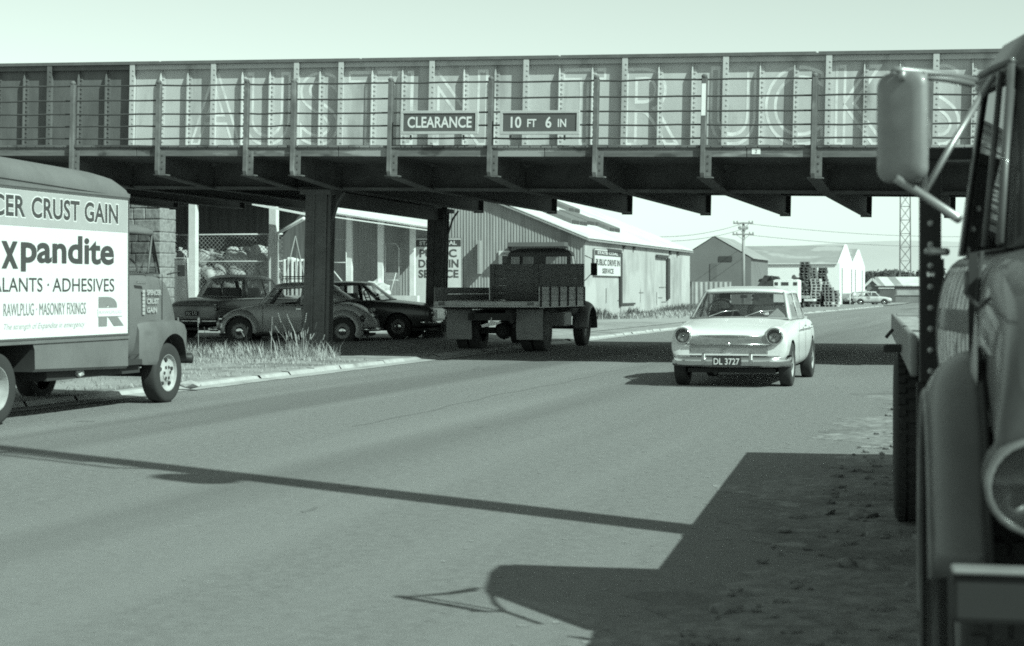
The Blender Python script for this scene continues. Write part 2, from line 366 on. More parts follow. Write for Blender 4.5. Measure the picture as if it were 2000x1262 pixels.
# fascia, deck, sleepers of the walkway
f = MB(); x = XL
while x < XR:
    L = random.uniform(3.6, 4.2); f.box(x, min(x+L-.012, XR), -.045, -.002, 3.70, ZD-.02+random.uniform(-.006, .006)); x += L
f.build('fascia_board', M_fascia, br, bevel=.006)
f = MB(); x = XL
while x < XR: f.box(x, x+.19, -.075, 1.7, ZD-.018, ZD+.02+random.uniform(0,.012)); x += .205
f.build('walkway_planks', M_fascia, br)
d = MB(); d.box(XL, XR, 0, T1-.003, 3.72, ZD-.019); d.box(XL, XR, T1+.03, TF, 3.66, ZD+.05); d.build('deck', M_steel, br)
for t in (4.6, 7.2): 
    d = MB(); d.box(XL, XR, t, t+.25, 3.50, 3.659); d.build('stringer', M_steel, br)
for x in posts:                                                     # tapered cross beams under the deck
    d = MB(); d.prism([(.02, 3.36), (T1-.2, 3.22), (TF, 3.20), (TF, 3.655), (T1-.16, 3.655), (T1-.2, 3.70), (.02, 3.70)], x-.015, x+.015, 'yz')
    d.prism([(-.03, 3.335), (T1-.2, 3.195), (TF, 3.17), (TF, 3.20), (T1-.2, 3.22), (-.03, 3.36)], x-.11, x+.11, 'yz')
    d.box(x-.13, x+.13, TF+.001, TF+.03, 3.14, 3.65)
    d.build('cross_beam', M_steel, br)
M_railpale = mat('railing_pale', .55, .7, var=.2, scale=6)
for i, x in enumerate(posts):
    p = MB(); p.box(x-.035, x+.035, -.125, -.055, 3.42, 5.09); p.box(x-.055, x+.055, -.055, -.048, 3.40, 5.09)
    p.prism([(-.125, 3.42), (-.055, 3.42), (.03, 3.34), (-.09, 3.34)], x-.035, x+.035, 'yz')
    p.box(x+.03, x+.15, -.062, -.050, 3.36, 3.80); p.box(x-.02, x+.17, -.062, .12, 3.335, 3.355)
    p.lathe([(0,0),(.05,.0),(.055,.03),(.03,.06),(0,.065)], (x, -.085, 5.09), 'z', 10)
    for q in (3.45, 3.58, 3.7): p.box(x+.08, x+.105, -.072, -.062, q, q+.03, 1)
    o = p.build('railing_post', [M_rail, M_steel], br)
    if abs(x-PX[4]) < .01:
        q = MB(); q.box(x-.037, x+.037, -.128, -.126, 4.42, 4.98); q.build('pale_band', M_white, o)
for z in (5.06, 4.77, 4.51, 4.27, 4.035):
    r = MB(); pts = []
    for i in range(len(posts)-1):
        for k in range(4): pts.append((posts[i]+(posts[i+1]-posts[i])*k/4, -.032, z + random.uniform(-.012, .012)*(k > 0)))
    pts.append((posts[-1], -.032, z))
    r.tube(pts, .0165, 7); r.build('railing_bar', mat('railing_bar_rusty', .055, .75, var=.3, scale=5), br, smooth=True)
# riveted trestle columns with knee braces
def column(x, t, w, zt=3.2):
    c = MB(); c.box(x-w/2, x+w/2, t-.02, t+.0, 0, zt); c.box(x-w/2, x+w/2, t+w-.02, t+w, 0, zt)
    c.box(x-w/2+.06, x-w/2+.09, t+.001, t+w-.021, 0, zt); c.box(x+w/2-.09, x+w/2-.06, t+.001, t+w-.021, 0, zt); c.box(x-.015, x+.015, t+.001, t+w-.021, 0, zt)
    c.box(x-.06, x-.02, t-.045, t-.0205, 0, zt-.05); c.box(x+w/2+.001, x+w/2+.07, t+.02, t+.06, 0, zt)
    c.box(x-w/2-.06, x+w/2+.06, t-.06, t+w+.06, -.1, .12); c.box(x-w/2-.1, x+w/2+.1, t-.08, t+w+.08, zt-.1, zt-.001)
    for s in (-1, 1):
        for k in range(26): c.lathe([(.016,0),(.012,.01),(0,.013)], (x+s*(w/2-.06), t-.0201, .35+k*.105), 'y', 6, sgn=-1)
    co = c.build('column', M_steel, br, bevel=.004, bseg=1)
    k = MB(); pts = [(x+w/2+.02, t+.1, zt-1.15), (x+w/2+.06, t+.1, zt-.7), (x+w/2+.2, t+.1, zt-.25), (x+w/2+.34, t+.1, zt-.05)]
    for a, b in zip(pts, pts[1:]): k.bar(a, b, .07, .03)
    k.build('knee_brace', M_steel, co)
for xx in (bx(623, T1), bx(623, T1)-13.5, bx(623, T1)+17.5):
    column(xx-.04, T1-.2, .46); column(bx(851, T2) + xx - bx(623, T1), T2-.2, .43)
b = MB(); xx = bx(623, T1); b.bar((xx, T1+.5, 3.05), (bx(851, T2), T2-.25, 3.05), .2, .3); b.build('bent_tie', M_steel, br)
# clearance boards hung on the railing
M_signface = mat('sign_dark_face', .085, .55, var=.1); M_signframe = mat('sign_frame', .40, .7, var=.15); M_letter = mat('sign_letter', .62, .6, var=.04)
def board(p0, p1, label, words):
    x0, x1 = bx(p0), bx(p1); xc = (x0+x1)/2
    zr = EYE + (565-241)*((G(1,2).y*0)+30.6-.2726*xc)/FPX - 0.0   # centre height in world
    zl = zr + xc*.0223
    s = thing('clearance_board', label, 'sign', br.matrix_basis @ Vector((xc, -.16, zl)), rot=(0, TILT, GRID))
    w2 = (x1-x0)/2; h2 = .215
    b = MB(); b.box(-w2+.05, w2-.05, -.012, .012, -h2+.05, h2-.05); b.build('panel', M_signface, s)
    b = MB()
    for (a0, a1, c0, c1) in ((-w2, w2, h2-.05, h2), (-w2, w2, -h2, -h2+.05), (-w2, -w2+.05, -h2+.0501, h2-.0501), (w2-.05, w2, -h2+.0501, h2-.0501)): b.box(a0, a1, -.03, .03, c0, c1)
    b.build('frame', M_signframe, s, bevel=.004)
    for a in (-w2*.75, w2*.62):
        b = MB(); b.bar((a, .03, -h2-.01), (a, .03, -h2-.10), .03, .03); b.build('hook', M_steel, s)
    for (body, fx, fw, z0, h) in words:
        text('lettering', body, M_letter, s, (-w2+fx*2*w2, -.013, z0), (1,0,0), (0,0,1), h, fw*2*w2, fat=.022, depth=.003)
board(779, 929, 'dark clearance board lettered CLEARANCE hung on the bridge railing', [('CLEARANCE', .09, .83, -.10, .205)])
board(972, 1126, 'dark clearance board lettered 10 FT 6 IN hung on the bridge railing', [('10', .135, .135, -.10, .205), ('FT', .345, .115, -.085, .145), ('6', .575, .075, -.10, .205), ('IN', .73, .105, -.085, .145)])
xt = bx(1468); tg = thing('number_tag', 'small white tag with a dark mark on the bridge fascia', 'tag', br.matrix_basis @ Vector((xt, -.05, 3.80)), rot=(0, TILT, GRID))
b = MB(); b.box(-.075, .075, -.004, .004, -.05, .05); b.build('plate', M_white, tag(tg)); text('numeral', '2', M_steel, tg, (-.02, -.005, -.03), (1,0,0), (0,0,1), .06, .04)
# ------------------------------------------------------------------ vehicle parts shared by all builders
def heading(hx, hy): return math.atan2(-hx, hy)
def wheel(parent, x, y, r, w, rimr, m_rim, sgn, hub=True, tread=False, holes=0, dish=.0, rimw=None):
    we = bpy.data.objects.new('wheel', None); COL.objects.link(we); we.empty_display_size = .1; we.parent = parent; we.location = (x, y, r)
    t = MB(); t.lathe([(rimr*.96,-w/2),(rimr*1.06,-w/2*1.0),(r*.86,-w/2*1.08),(r*.955,-w/2*.98),(r*.99,-w*.36),(r,-w*.15),(r,w*.15),(r*.99,w*.36),(r*.955,w/2*.98),(r*.86,w/2*1.08),(rimr*1.06,w/2*1.0),(rimr*.96,w/2)], (0,0,0), 'x', 40)
    if tread:
        for k in range(44):
            a = 2*pi*k/44
            for xx in (-.36, -.12, .12, .36):
                aa = a + (.07 if abs(xx) > .2 else 0); c = Vector((xx*w, r*1.0*cos(aa), r*1.0*sin(aa))); tg_ = Vector((0, -sin(aa), cos(aa)))
                t.bar(c-tg_*.022, c+tg_*.022, w*.17, .022, up=(0, cos(aa), sin(aa)))
    t.build('tyre', black, we, auto=50)
    q = MB(); o = w/2
    q.lathe([(rimr, o*.7),(rimr*.99, o*.95),(rimr*.93, o*.97),(rimr*.90, o*.62-dish),(rimr*.72, o*.42-dish),(rimr*.60, o*.50-dish),(rimr*.42, o*.66-dish),(rimr*.40, o*.78-dish),(rimr*.18, o*.84-dish),(0, o*.86-dish)], (0,0,0), 'x', 32, sgn=sgn)
    if holes:
        for k in range(holes):
            a = 2*pi*k/holes+.3; q.lathe([(.0, o*.60-dish+.012),(rimr*.10, o*.60-dish+.012),(rimr*.10, o*.3-dish)], (0, rimr*.66*cos(a), rimr*.66*sin(a)), 'x', 10, 1, sgn=sgn)
        for k in range(6):
            a = 2*pi*k/6; q.lathe([(.022, o*.66-dish),(.022, o*.86-dish),(0, o*.88-dish)], (0, rimr*.31*cos(a), rimr*.31*sin(a)), 'x', 6, 1, sgn=sgn)
    q.build('rim', [m_rim, dark], we, auto=40)
    if hub:
        h = MB(); h.lathe([(rimr*.52, o*.62-dish),(rimr*.48, o*.84-dish),(rimr*.3, o*1.0-dish),(0, o*1.06-dish)], (0,0,0), 'x', 24, sgn=sgn); h.build('hubcap', chrome, we, smooth=True)
    return we
def hull(parent, st, mats, wheels=None, name='body', sub=2, wr=.36, wd=.30):
    """closed body lofted through stations (y, half width, z bottom, z shoulder, z top); wheel openings are cut out"""
    rings = []
    for (y, hw, zb, zs, zt) in st:
        half = [(hw*.70, zb), (hw*.93, zb+.05), (hw*1.0, zb+(zs-zb)*.45), (hw*.992, zb+(zs-zb)*.75), (hw*.95, zs-.012), (hw*.84, zs+.012), (hw*.45, zt)]
        rings.append([(x, y, z) for x, z in half] + [(-x, y, z) for x, z in reversed(half)])
    b = MB(); b.loft(rings, closed=True)
    cut = []
    for (wx, wy, wz) in (wheels or []):
        for s in (-1, 1):
            c = MB(); n = 36; c.lathe([(0, -.0), (wr, 0), (wr, .7), (0, .7)], (s*(wx-wd/2-.02), wy, wz), 'x', n, mi=0, sgn=s); cut.append(c)
    return b.build(name, mats, parent, sub=sub, cut=cut or None, auto=38)
def arc(a, b, n, bow=1.0):
    out = []
    for i in range(n+1):
        t = i/n; q = t**2*bow + t*(1-bow); out.append((a[0]+(b[0]-a[0])*t, a[1]+(b[1]-a[1])*q, a[2]+(b[2]-a[2])*q))
    return out
def cabin(parent, lo, up, seg, m_body, m_glass, dome=.06, flange=.035, names=None, rim=None, out=.012):
    """greenhouse: half rings from front centre to rear centre; seg says glass or pillar between neighbours"""
    mb = MB(); gl = {}
    def mir(p): return (-p[0], p[1], p[2])
    L, U = [], []
    for i, s in enumerate(seg):
        end = i in (0, len(seg)-1)
        n = 6 if end else 2
        if i == 0: a = arc(lo[0], lo[1], n); b = arc(up[0], up[1], n)
        elif i == len(seg)-1: a = arc(lo[-1], lo[-2], n)[::-1]; b = arc(up[-1], up[-2], n)[::-1]
        else:
            a = [tuple(Vector(lo[i]).lerp(lo[i+1], k/n)) for k in range(n+1)]; b = [tuple(Vector(up[i]).lerp(up[i+1], k/n)) for k in range(n+1)]
        if s == 'p':
            for side in (lambda p: p, mir):
                mb.loft([[side(p) for p in a], [side(p) for p in b]], 0)
        else:
            nm = (names or {}).get(i, 'windscreen' if i == 0 else ('rear_window' if i == len(seg)-1 else 'side_window'))
            ins = .995
            if end:
                A = [mir(p) for p in a[::-1]][:-1] + a if i == 0 else a + [mir(p) for p in a[::-1]][1:]
                B = [mir(p) for p in b[::-1]][:-1] + b if i == 0 else b + [mir(p) for p in b[::-1]][1:]
                q = MB(); rows = [[tuple(Vector(p).lerp(r, t)) for p, r in zip(A, B)] for t in (0, .5, 1)]
                q.loft([[(x*ins, y*ins, z) for x, y, z in rw] for rw in rows]); q.build(nm, m_glass, parent, smooth=True)
                if rim:
                    f = MB(); path = rows[0] + [rw[-1] for rw in rows[1:-1]] + rows[-1][::-1] + [rw[0] for rw in rows[1:-1]][::-1] + [rows[0][0]]
                    f.tube(path, .012, 6); f.build('window_seal', rim, parent, smooth=True)
            else:
                for side in (lambda p: p, mir):
                    q = MB(); q.loft([[side((x*ins, y, z)) for x, y, z in a], [side((x*ins, y, z)) for x, y, z in b]]); o_ = q.build(nm, m_glass, parent, smooth=True)
                    if rim:
                        f = MB(); f.tube([side(p) for p in a + b[::-1] + [a[0]]], .008, 5); f.build('window_seal', rim, o_, smooth=True)
        L += a if i == 0 else a[1:]; U += b if i == 0 else b[1:]
    full = U + [mir(p) for p in U[::-1]][1:-1]
    cx = 0; cy = (full[0][1] + U[-1][1])/2; zc = max(p[2] for p in full)
    def scale(k, dz, zk): return [(p[0]*k, cy+(p[1]-cy)*k, p[2]*(1-zk)+zc*zk+dz) for p in full]
    mb.loft([[(p[0]*(1+out*.6), cy+(p[1]-cy)*(1+out*.6), p[2]-flange) for p in full], [(p[0]*(1+out*1.4), cy+(p[1]-cy)*(1+out), p[2]-flange*.3) for p in full], scale(1.0, .012, 0), scale(.93, dome*.45, .2), scale(.75, dome*.8, .6), scale(.45, dome*.96, 1), scale(.05, dome, 1)], 0, closed=True, caps=False)
    return mb.build('roof', m_body, parent, auto=50, solid=.012)
def bumper(parent, y, z, hw, h=.10, bow=.14, wrap=.25, mt=None, name='bumper', thick=.05):
    """curved blade; y sign gives the end of the car"""
    s = 1 if y > 0 else -1; rings = []
    n = 12
    for i in range(n+1):
        u = -1+2*i/n; x = hw*u; yy = y - s*bow*u*u - (s*wrap*max(0, abs(u)-.86)/.14 if abs(u) > .86 else 0)
        rings.append([(x, yy, z-h/2), (x, yy+s*thick*.7, z-h*.3), (x, yy+s*thick, z), (x, yy+s*thick*.7, z+h*.3), (x, yy, z+h/2), (x, yy-s*.02, z)])
    b = MB(); b.loft(rings, closed=True); return b.build(name, mt or chrome, parent, smooth=True)
def lamp(parent, x, y, z, r, s=1, bezel=chrome, name='headlight', depth=.06):
    b = MB(); b.lathe([(r*1.0, -.05), (r*1.12, -.02), (r*1.14, .008), (r*1.06, .024), (r*.98, .018)], (x, y, z), 'y', 24, sgn=s)
    o = b.build(name, bezel, parent, smooth=True)
    g = MB(); g.lathe([(r, .018), (r*.9, -.005), (r*.7, -.032), (r*.4, -.055), (0, -.065)], (x, y, z), 'y', 28, sgn=s); g.build('reflector', chrome, o, smooth=True)
    g = MB(); g.lathe([(r, .015), (r*.85, .03), (r*.5, .042), (0, .048)], (x, y, z), 'y', 24, sgn=s); g.build('lens', glass('lamp_lens', .62, .05), o, smooth=True)
    g = MB(); g.lathe([(r*.18, -.06), (r*.18, -.02), (r*.1, 0), (0, .004)], (x, y, z), 'y', 12, sgn=s); g.build('bulb', headglass, o, smooth=True)
    return o
def plate(parent, body, x, y, z, w, h, s=1, m=None, ml=None):
    b = MB(); b.box(x-w/2, x+w/2, y-.006, y+.006, z-h/2, z+h/2); o = b.build('number_plate', m or dark, parent)
    if body: text('characters', body, ml or mat('plate_letter', .6, .5), o, (x+s*w*.45*-1*-1 if s > 0 else x-w*.45, y+s*.007, z-h*.33), (-s,0,0), (0,0,1), h*.66, w*.9, fat=.012, depth=.002)
    return o
def fender(parent, x0, x1, yc, zc, r, a0, a1, m, side=1, name='mudguard', n=14, lip=.03, stretch=1.0, height=.16):
    """open wheel arch swept round the wheel from angle a0 to a1 (degrees, 0 = forward)"""
    rings = []
    for i in range(n+1):
        a = radians(a0+(a1-a0)*i/n)
        sec = [(x0, r+height), (x0+(x1-x0)*.45, r+height*.93), (x0+(x1-x0)*.8, r+height*.6), (x1, r+height*.1), (x1*.998, r-lip)]
        rings.append([(side*sx, yc+rr*stretch*cos(a), zc+rr*sin(a)) for sx, rr in sec])
    b = MB(); b.loft(rings); return b.build(name, m, parent, smooth=True, solid=.015, sub=1)
# ------------------------------------------------------------------ the white saloon coming under the bridge
M_wcar = mat('white_car_paint', .62, .32, var=.03, scale=2, coat=.35)
M_grille = mat('grille_bars', .34, .35, .6, var=.2, scale=30)
def paint(name, v): return mat(name, v, .35, var=.12, scale=2, coat=.4, rust=(v*1.35+.01, 1.5, .5, .8, (1,1,1)))
def seats(parent, rows, z0, z1, m=None):
    for (y, hw) in rows:
        s = MB(); s.prism([(y-.05, z0), (y+.10, z0), (y, z1), (y-.10, z1)], -hw, -.04, 'yz'); s.prism([(y-.05, z0), (y+.10, z0), (y, z1), (y-.10, z1)], .04, hw, 'yz')
        s.build('seat', m or interior, parent, bevel=.03)
def steering(parent, x, y, z, r=.19):
    s = MB(); pts = [(x+r*cos(a), y+.35*r*sin(a)*-1, z+r*.9*sin(a)) for a in [2*pi*k/20 for k in range(21)]]
    s.tube(pts, .014, 6); s.bar((x-r, y, z), (x+r, y, z), .02); s.build('steering_wheel', dark, parent, smooth=True)
def make_white():
    a = G(1424, 757)
    h = (-.2726, -.962)
    t = thing('white_saloon', 'white four door saloon with round headlights driving toward the bridge', 'car', (0,0,0), heading(*h))
    # front bumper centre lies above ground point a: local (0, 2.12)
    t.location = (a.x - h[0]*1.95, a.y - h[1]*1.95, 0)
    st = [(-2.06,.66,.42,.74,.76),(-2.03,.74,.34,.83,.86),(-1.85,.80,.29,.89,.93),(-1.3,.835,.23,.92,.95),(-.4,.85,.21,.93,.95),(.6,.85,.21,.93,.955),(1.0,.845,.21,.915,.985),(1.15,.84,.21,.905,.965),(1.6,.83,.24,.86,.885),(1.9,.825,.30,.82,.81),(1.985,.82,.34,.77,.765),(2.015,.81,.36,.71,.71)]
    body = hull(t, st, [M_wcar, dark], [(.80, 1.42, .31), (.80, -1.24, .31)], wr=.355)
    lo = [(0,1.12,.975),(.70,.95,.955),(.745,.84,.945),(.745,.02,.94),(.745,-.06,.94),(.74,-.82,.94),(.66,-1.62,.94),(0,-1.74,.94)]
    up = [(0,.50,1.365),(.575,.42,1.345),(.61,.34,1.335),(.63,-.02,1.345),(.63,-.09,1.345),(.62,-.76,1.335),(.54,-1.16,1.32),(0,-1.25,1.345)]
    cabin(t, lo, up, 'gpgpgpg', M_wcar, glass('white_car_glass', .82, .10), dome=.055, rim=mat('seal_grey', .22, .6))
    il = mat('pale_interior', .34, .9); i = MB(); i.box(-.70, .70, -1.6, .75, .86, .955); i.build('dashboard', il, t); seats(t, [(-.15,.55), (-1.15,.58)], .94, 1.14, il); steering(t, .36, .45, 1.05)
    for s in (-1, 1):
        for (y, ) in ((1.42,), (-1.24,)): wheel(t, s*.745, y, .315, .165, .185, M_wcar if 0 else rim_pale, s)
    lamp(t, .645, 2.035, .725, .105); lamp(t, -.645, 2.035, .725, .105)
    for s in (-1, 1):                                               # pods around the lamps, running into the wings
        p = MB(); p.lathe([(.150, -.55), (.146, -.2), (.136, -.03), (.120, .0)], (s*.645, 2.02, .725), 'y', 24); p.build('headlamp_pod', M_wcar, t, smooth=True)
    g = MB()
    for k in range(13): g.box(-.53, .53, 1.985-.0, 2.035-.02*abs(k-6)/6, .705-k*.0175-.004, .705-k*.0175+.004)
    g.box(-.55, .55, 1.95, 2.012, .475, .72); 
    go = g.build('grille', M_grille, t)
    c = MB(); c.box(-.60, .60, 2.03, 2.05, .600, .618); c.tube([(-.60,1.99,.72),(0,2.03,.73),(.60,1.99,.72)], .012, 6); c.lathe([(0,.02),(.03,.015),(.035,0)], (0, 2.05, .609), 'y', 12)
    for s in (-1, 1): c.tube([(s*.53,2.0,.60),(s*.63,1.99,.56),(s*.70,1.97,.49)], .022, 6)
    c.build('grille_trim', chrome, go, smooth=True)
    bumper(t, 2.11, .375, .845, .16, .10, .30, chrome); bumper(t, -2.09, .42, .80, .12, .06, .25, chrome)
    for s in (-1, 1):
        o = MB(); o.prism([(2.10,.33),(2.17,.33),(2.185,.40),(2.15,.49),(2.11,.49)], s*.33-.028, s*.33+.028, 'yz'); o.build('overrider', chrome, t, bevel=.015)
        o = MB(); o.box(s*.66-.055, s*.66+.055, 1.97, 2.0, .50, .545); o.build('side_lamp', mat('amber_lens', .18, .2, coat=.5), t, bevel=.01)
    plate(t, 'DL 3727', 0, 2.18, .375, .40, .135, 1)
    v = MB(); v.box(-.22, .22, 1.075, 1.115, .972, .978); v.build('bonnet_vent', dark, t)
    for x0, x1 in ((-.10, -.50), (.42, .02)):
        o = MB(); o.tube([(x0, 1.125, .985), (x0+(x1-x0)*.45, .985, 1.055), (x1, .91, 1.075)], .008, 5); o.build('wiper', chrome, t, smooth=True)
    for s in (-1, 1):
        o = MB(); o.bar((s*.853, .72, .79), (s*.857, -.02, .79), .012); o.bar((s*.853, -.1, .79), (s*.85, -1.0, .79), .012); o.build('side_moulding', chrome, t)
        for yy in (.05, -.80): 
            o = MB(); o.bar((s*.862, yy, .84), (s*.862, yy+.12, .84), .02, .025); o.build('door_handle', chrome, t, bevel=.006)
        for yy in (.86, -.02, -.86):
            o = MB(); o.box(s*.8535-.0012, s*.8535+.0012, yy-.004, yy+.004, .32, .90); o.build('door_gap', dark, t)
    o = MB(); o.box(-.05, .05, .50, .53, 1.25, 1.30); o.build('rear_mirror', dark, t, bevel=.01)
    o = MB(); o.box(-.42, -.36, .925, .930, 1.005, 1.055); o.build('windscreen_label', M_white, t)
    u = MB(); u.box(-.62, .62, -1.9, 1.75, .20, .26); u.bar((-.7,1.42,.3),(.7,1.42,.3),.06); u.tube([(.2,1.8,.24),(.2,1.9,.20)],.03); u.build('underside', dark, t)
    return t
white_car = make_white()

# ------------------------------------------------------------------ people
def person(name, label, cat, loc, rz, joints, edges, radii, mcl, mskin, mhair, head, hair=True, parent=None):
    """one continuous skinned body; head is (centre, facing)"""
    me = bpy.data.meshes.new('person'); me.from_pydata([Vector(j) for j in joints], edges, []); me.update()
    o = bpy.data.objects.new(name, me); COL.objects.link(o); me.materials.append(mcl); me.materials.append(mskin)
    md = o.modifiers.new('skin', 'SKIN')
    for i, r in enumerate(radii):
        me.skin_vertices[0].data[i].radius = (r, r) if not isinstance(r, tuple) else r; me.skin_vertices[0].data[i].use_root = (i == 0)
    sb = o.modifiers.new('sub', 'SUBSURF'); sb.levels = sb.render_levels = 2
    dg = bpy.context.evaluated_depsgraph_get(); dg.update(); nm = bpy.data.meshes.new_from_object(o.evaluated_get(dg), depsgraph=dg)
    o.modifiers.clear(); o.data = nm; nm.name = name
    if not nm.materials: nm.materials.append(mcl); nm.materials.append(mskin)
    hc = Vector(head)
    for p in nm.polygons:
        p.use_smooth = True
        c = p.center
        if (c-hc).length < .17 or any((c-Vector(h)).length < .09 for h in person.hands): p.material_index = 1
    o.location = loc; o.rotation_euler = (0,0,rz); tag(o, label, cat)
    if hair:
        h = MB(); h.blob((hc.x, hc.y-.025, hc.z+.035), (.088, .105, .10), 2, .04); h.build('hair', mhair, o, smooth=True)
        f = MB(); f.blob((hc.x, hc.y+.10, hc.z-.01), (.014, .02, .022), 1, 0)
        for s in (-1, 1): f.blob((hc.x+s*.082, hc.y-.005, hc.z-.01), (.014, .022, .032), 1, 0)
        f.build('face_features', mskin, o, smooth=True)
    return o
M_cloth = mat('dark_jacket', .025, .9); M_skin = mat('skin_tone', .25, .6); M_hair = mat('dark_hair', .012, .7)
def driver(car, x, y, zs, label):
    J = [(x,y-.05,zs-.30),(x,y-.06,zs-.05),(x,y-.05,zs+.16),(x,y-.03,zs+.26),(x,y,zs+.36),(x,y+.01,zs+.45),
         (x-.17,y-.04,zs+.15),(x-.24,y+.10,zs-.03),(x-.12,y+.36,zs+.06),(x-.10,y+.43,zs+.08),(x+.17,y-.04,zs+.15),(x+.24,y+.10,zs-.03),(x+.12,y+.36,zs+.06),(x+.10,y+.43,zs+.08)]
    E = [(0,1),(1,2),(2,3),(3,4),(4,5),(2,6),(6,7),(7,8),(8,9),(2,10),(10,11),(11,12),(12,13)]
    R = [(.16,.12),(.16,.11),(.15,.10),.06,(.085,.10),(.07,.085),.065,.05,.038,.03,.065,.05,.038,.03]
    person.hands = [J[9], J[13]]
    mw = car.matrix_basis; p = mw @ Vector((0,0,0))
    return person('person', label, 'person', p, car.rotation_euler.z, J, E, R, M_cloth, M_skin, M_hair, (x, y+.005, zs+.41))
driver(white_car, .36, .02, .83, 'person in dark jacket at the wheel of the white saloon')

# ------------------------------------------------------------------ parked cars under the bridge
def generic_car(name, label, cat, loc, rz, st, lo, up, seg, m, wheels, wr, wt, wrim, mrim, dome=.06, wx=.68, rim=None, inside=(.9,.94), group=None, glassm=None, cutr=None):
    t = thing(name, label, cat, loc, rz, group)
    hull(t, st, [m, dark], [(wx+.06, wheels[0], wr), (wx+.06, wheels[1], wr)] if cutr else None, wr=cutr or wr*1.12)
    cabin(t, lo, up, seg, m, glassm or win, dome=dome, rim=rim)
    i = MB(); i.box(-.62, .62, lo[-1][1]+.25, lo[0][1]-.4, inside[0]-.05, inside[0]); i.build('dashboard', interior, t)
    for s in (-1, 1):
        for y in wheels: wheel(t, s*wx, y, wr, wt, wrim, mrim, s)
    u = MB(); u.box(-.55, .55, st[0][0]+.15, st[-1][0]-.15, .2, .26); u.build('underside', dark, t)
    return t
# beetle-backed saloon, side on, facing left
M_beetle = paint('grey_green_paint', .34)
def make_beetle():
    a = P(464, 0, 0); Df = 40.4
    d = Vector((-1, .02, 0)).normalized()                            # heading
    hub_f = Vector(((464-1000)*Df/FPX, Df, 0)); hub_r = Vector(((672-1000)*(Df-.1)/FPX, Df-.1, 0))
    mid = (hub_f+hub_r)/2
    d = (hub_f-hub_r).normalized()
    away = Vector((-d.y, d.x, 0))                                    # to the left of heading
    if away.y < 0: away = -away
    org = mid + away*.70 + Vector((0,0,.09))
    st = [(-1.98,.30,.38,.48,.50),(-1.92,.42,.33,.60,.64),(-1.7,.54,.28,.80,.86),(-1.35,.63,.25,.97,1.03),(-.9,.68,.23,.96,1.0),(-.3,.695,.23,.92,.94),(.5,.69,.23,.92,.94),(.8,.66,.23,.92,.97),(1.1,.58,.25,.86,.93),(1.45,.47,.28,.74,.83),(1.75,.36,.33,.58,.65),(1.85,.28,.38,.48,.52)]
    lo = [(0,.86,.97),(.56,.72,.95),(.61,.64,.945),(.635,-.20,.94),(.635,-.28,.94),(.60,-.92,.98),(.40,-1.32,1.05),(0,-1.40,1.08)]
    up = [(0,.50,1.36),(.44,.42,1.34),(.475,.36,1.335),(.51,-.24,1.37),(.51,-.31,1.37),(.49,-.72,1.33),(.33,-.98,1.28),(0,-1.04,1.31)]
    t = generic_car('beetle_car', 'grey rounded beetle shaped car parked behind the front bridge column', 'car', org, heading(d.x, d.y), st, lo, up, 'gpgpgpg', M_beetle, (1.2,-1.2), .325, .15, .19, rim_dark, dome=.10, wx=.64, rim=mat('seal_pale', .3, .4))
    for s in (-1, 1):
        fender(t, .42, .765, 1.2, .36, .36, -12, 195, M_beetle, s, 'front_wing', height=.13); fender(t, .50, .765, -1.2, .36, .36, -20, 208, M_beetle, s, 'rear_wing', height=.13)
        b = MB(); b.box(s*.70-.07, s*.70+.07, -.78, .78, .24, .29); b.build('running_board', dark, t, bevel=.01)
        lamp(t, s*.60, 1.66, .60, .08)
        b = MB(); b.blob((s*.60, -1.66, .62), (.055, .07, .09), 1, 0); b.build('tail_lamp', lens_dark, t, smooth=True)
        b = MB(); b.bar((s*.70, -.12, .84), (s*.70, -.24, .84), .02); b.build('door_handle', chrome, t)
        b = MB(); b.box(s*.697-.001, s*.697+.001, .66, .668, .3, .92); b.box(s*.697-.001, s*.697+.001, -.27, -.262, .3, .92); b.build('door_gap', dark, t)
    bumper(t, 2.0, .36, .72, .09, .16, .15); bumper(t, -2.02, .36, .72, .09, .16, .15)
    b = MB(); b.blob((0, -1.80, .80), (.14, .10, .06), 1, 0); b.build('plate_lamp', M_beetle, t, smooth=True); plate(t, None, 0, -1.93, .66, .36, .11, -1)
    seats(t, [(-.15,.5), (-.95,.5)], .9, 1.12)
    r = MB(); 
    for s in (-1, 1): r.tube([(s*.42,.25,1.49),(s*.42,.25,1.60),(s*.42,-.6,1.60),(s*.42,-.6,1.49)], .010, 5)
    for y in (.25, -.05, -.35, -.6): r.tube([(-.42,y,1.60),(.42,y,1.60)], .008, 5)
    for s in (-1, 1): r.tube([(s*.42,.25,1.55),(s*.42,-.6,1.55)], .008, 5)
    r.build('roof_rack', dark, t); t.scale = (1.0, 1.0, .99)
    return t
make_beetle()
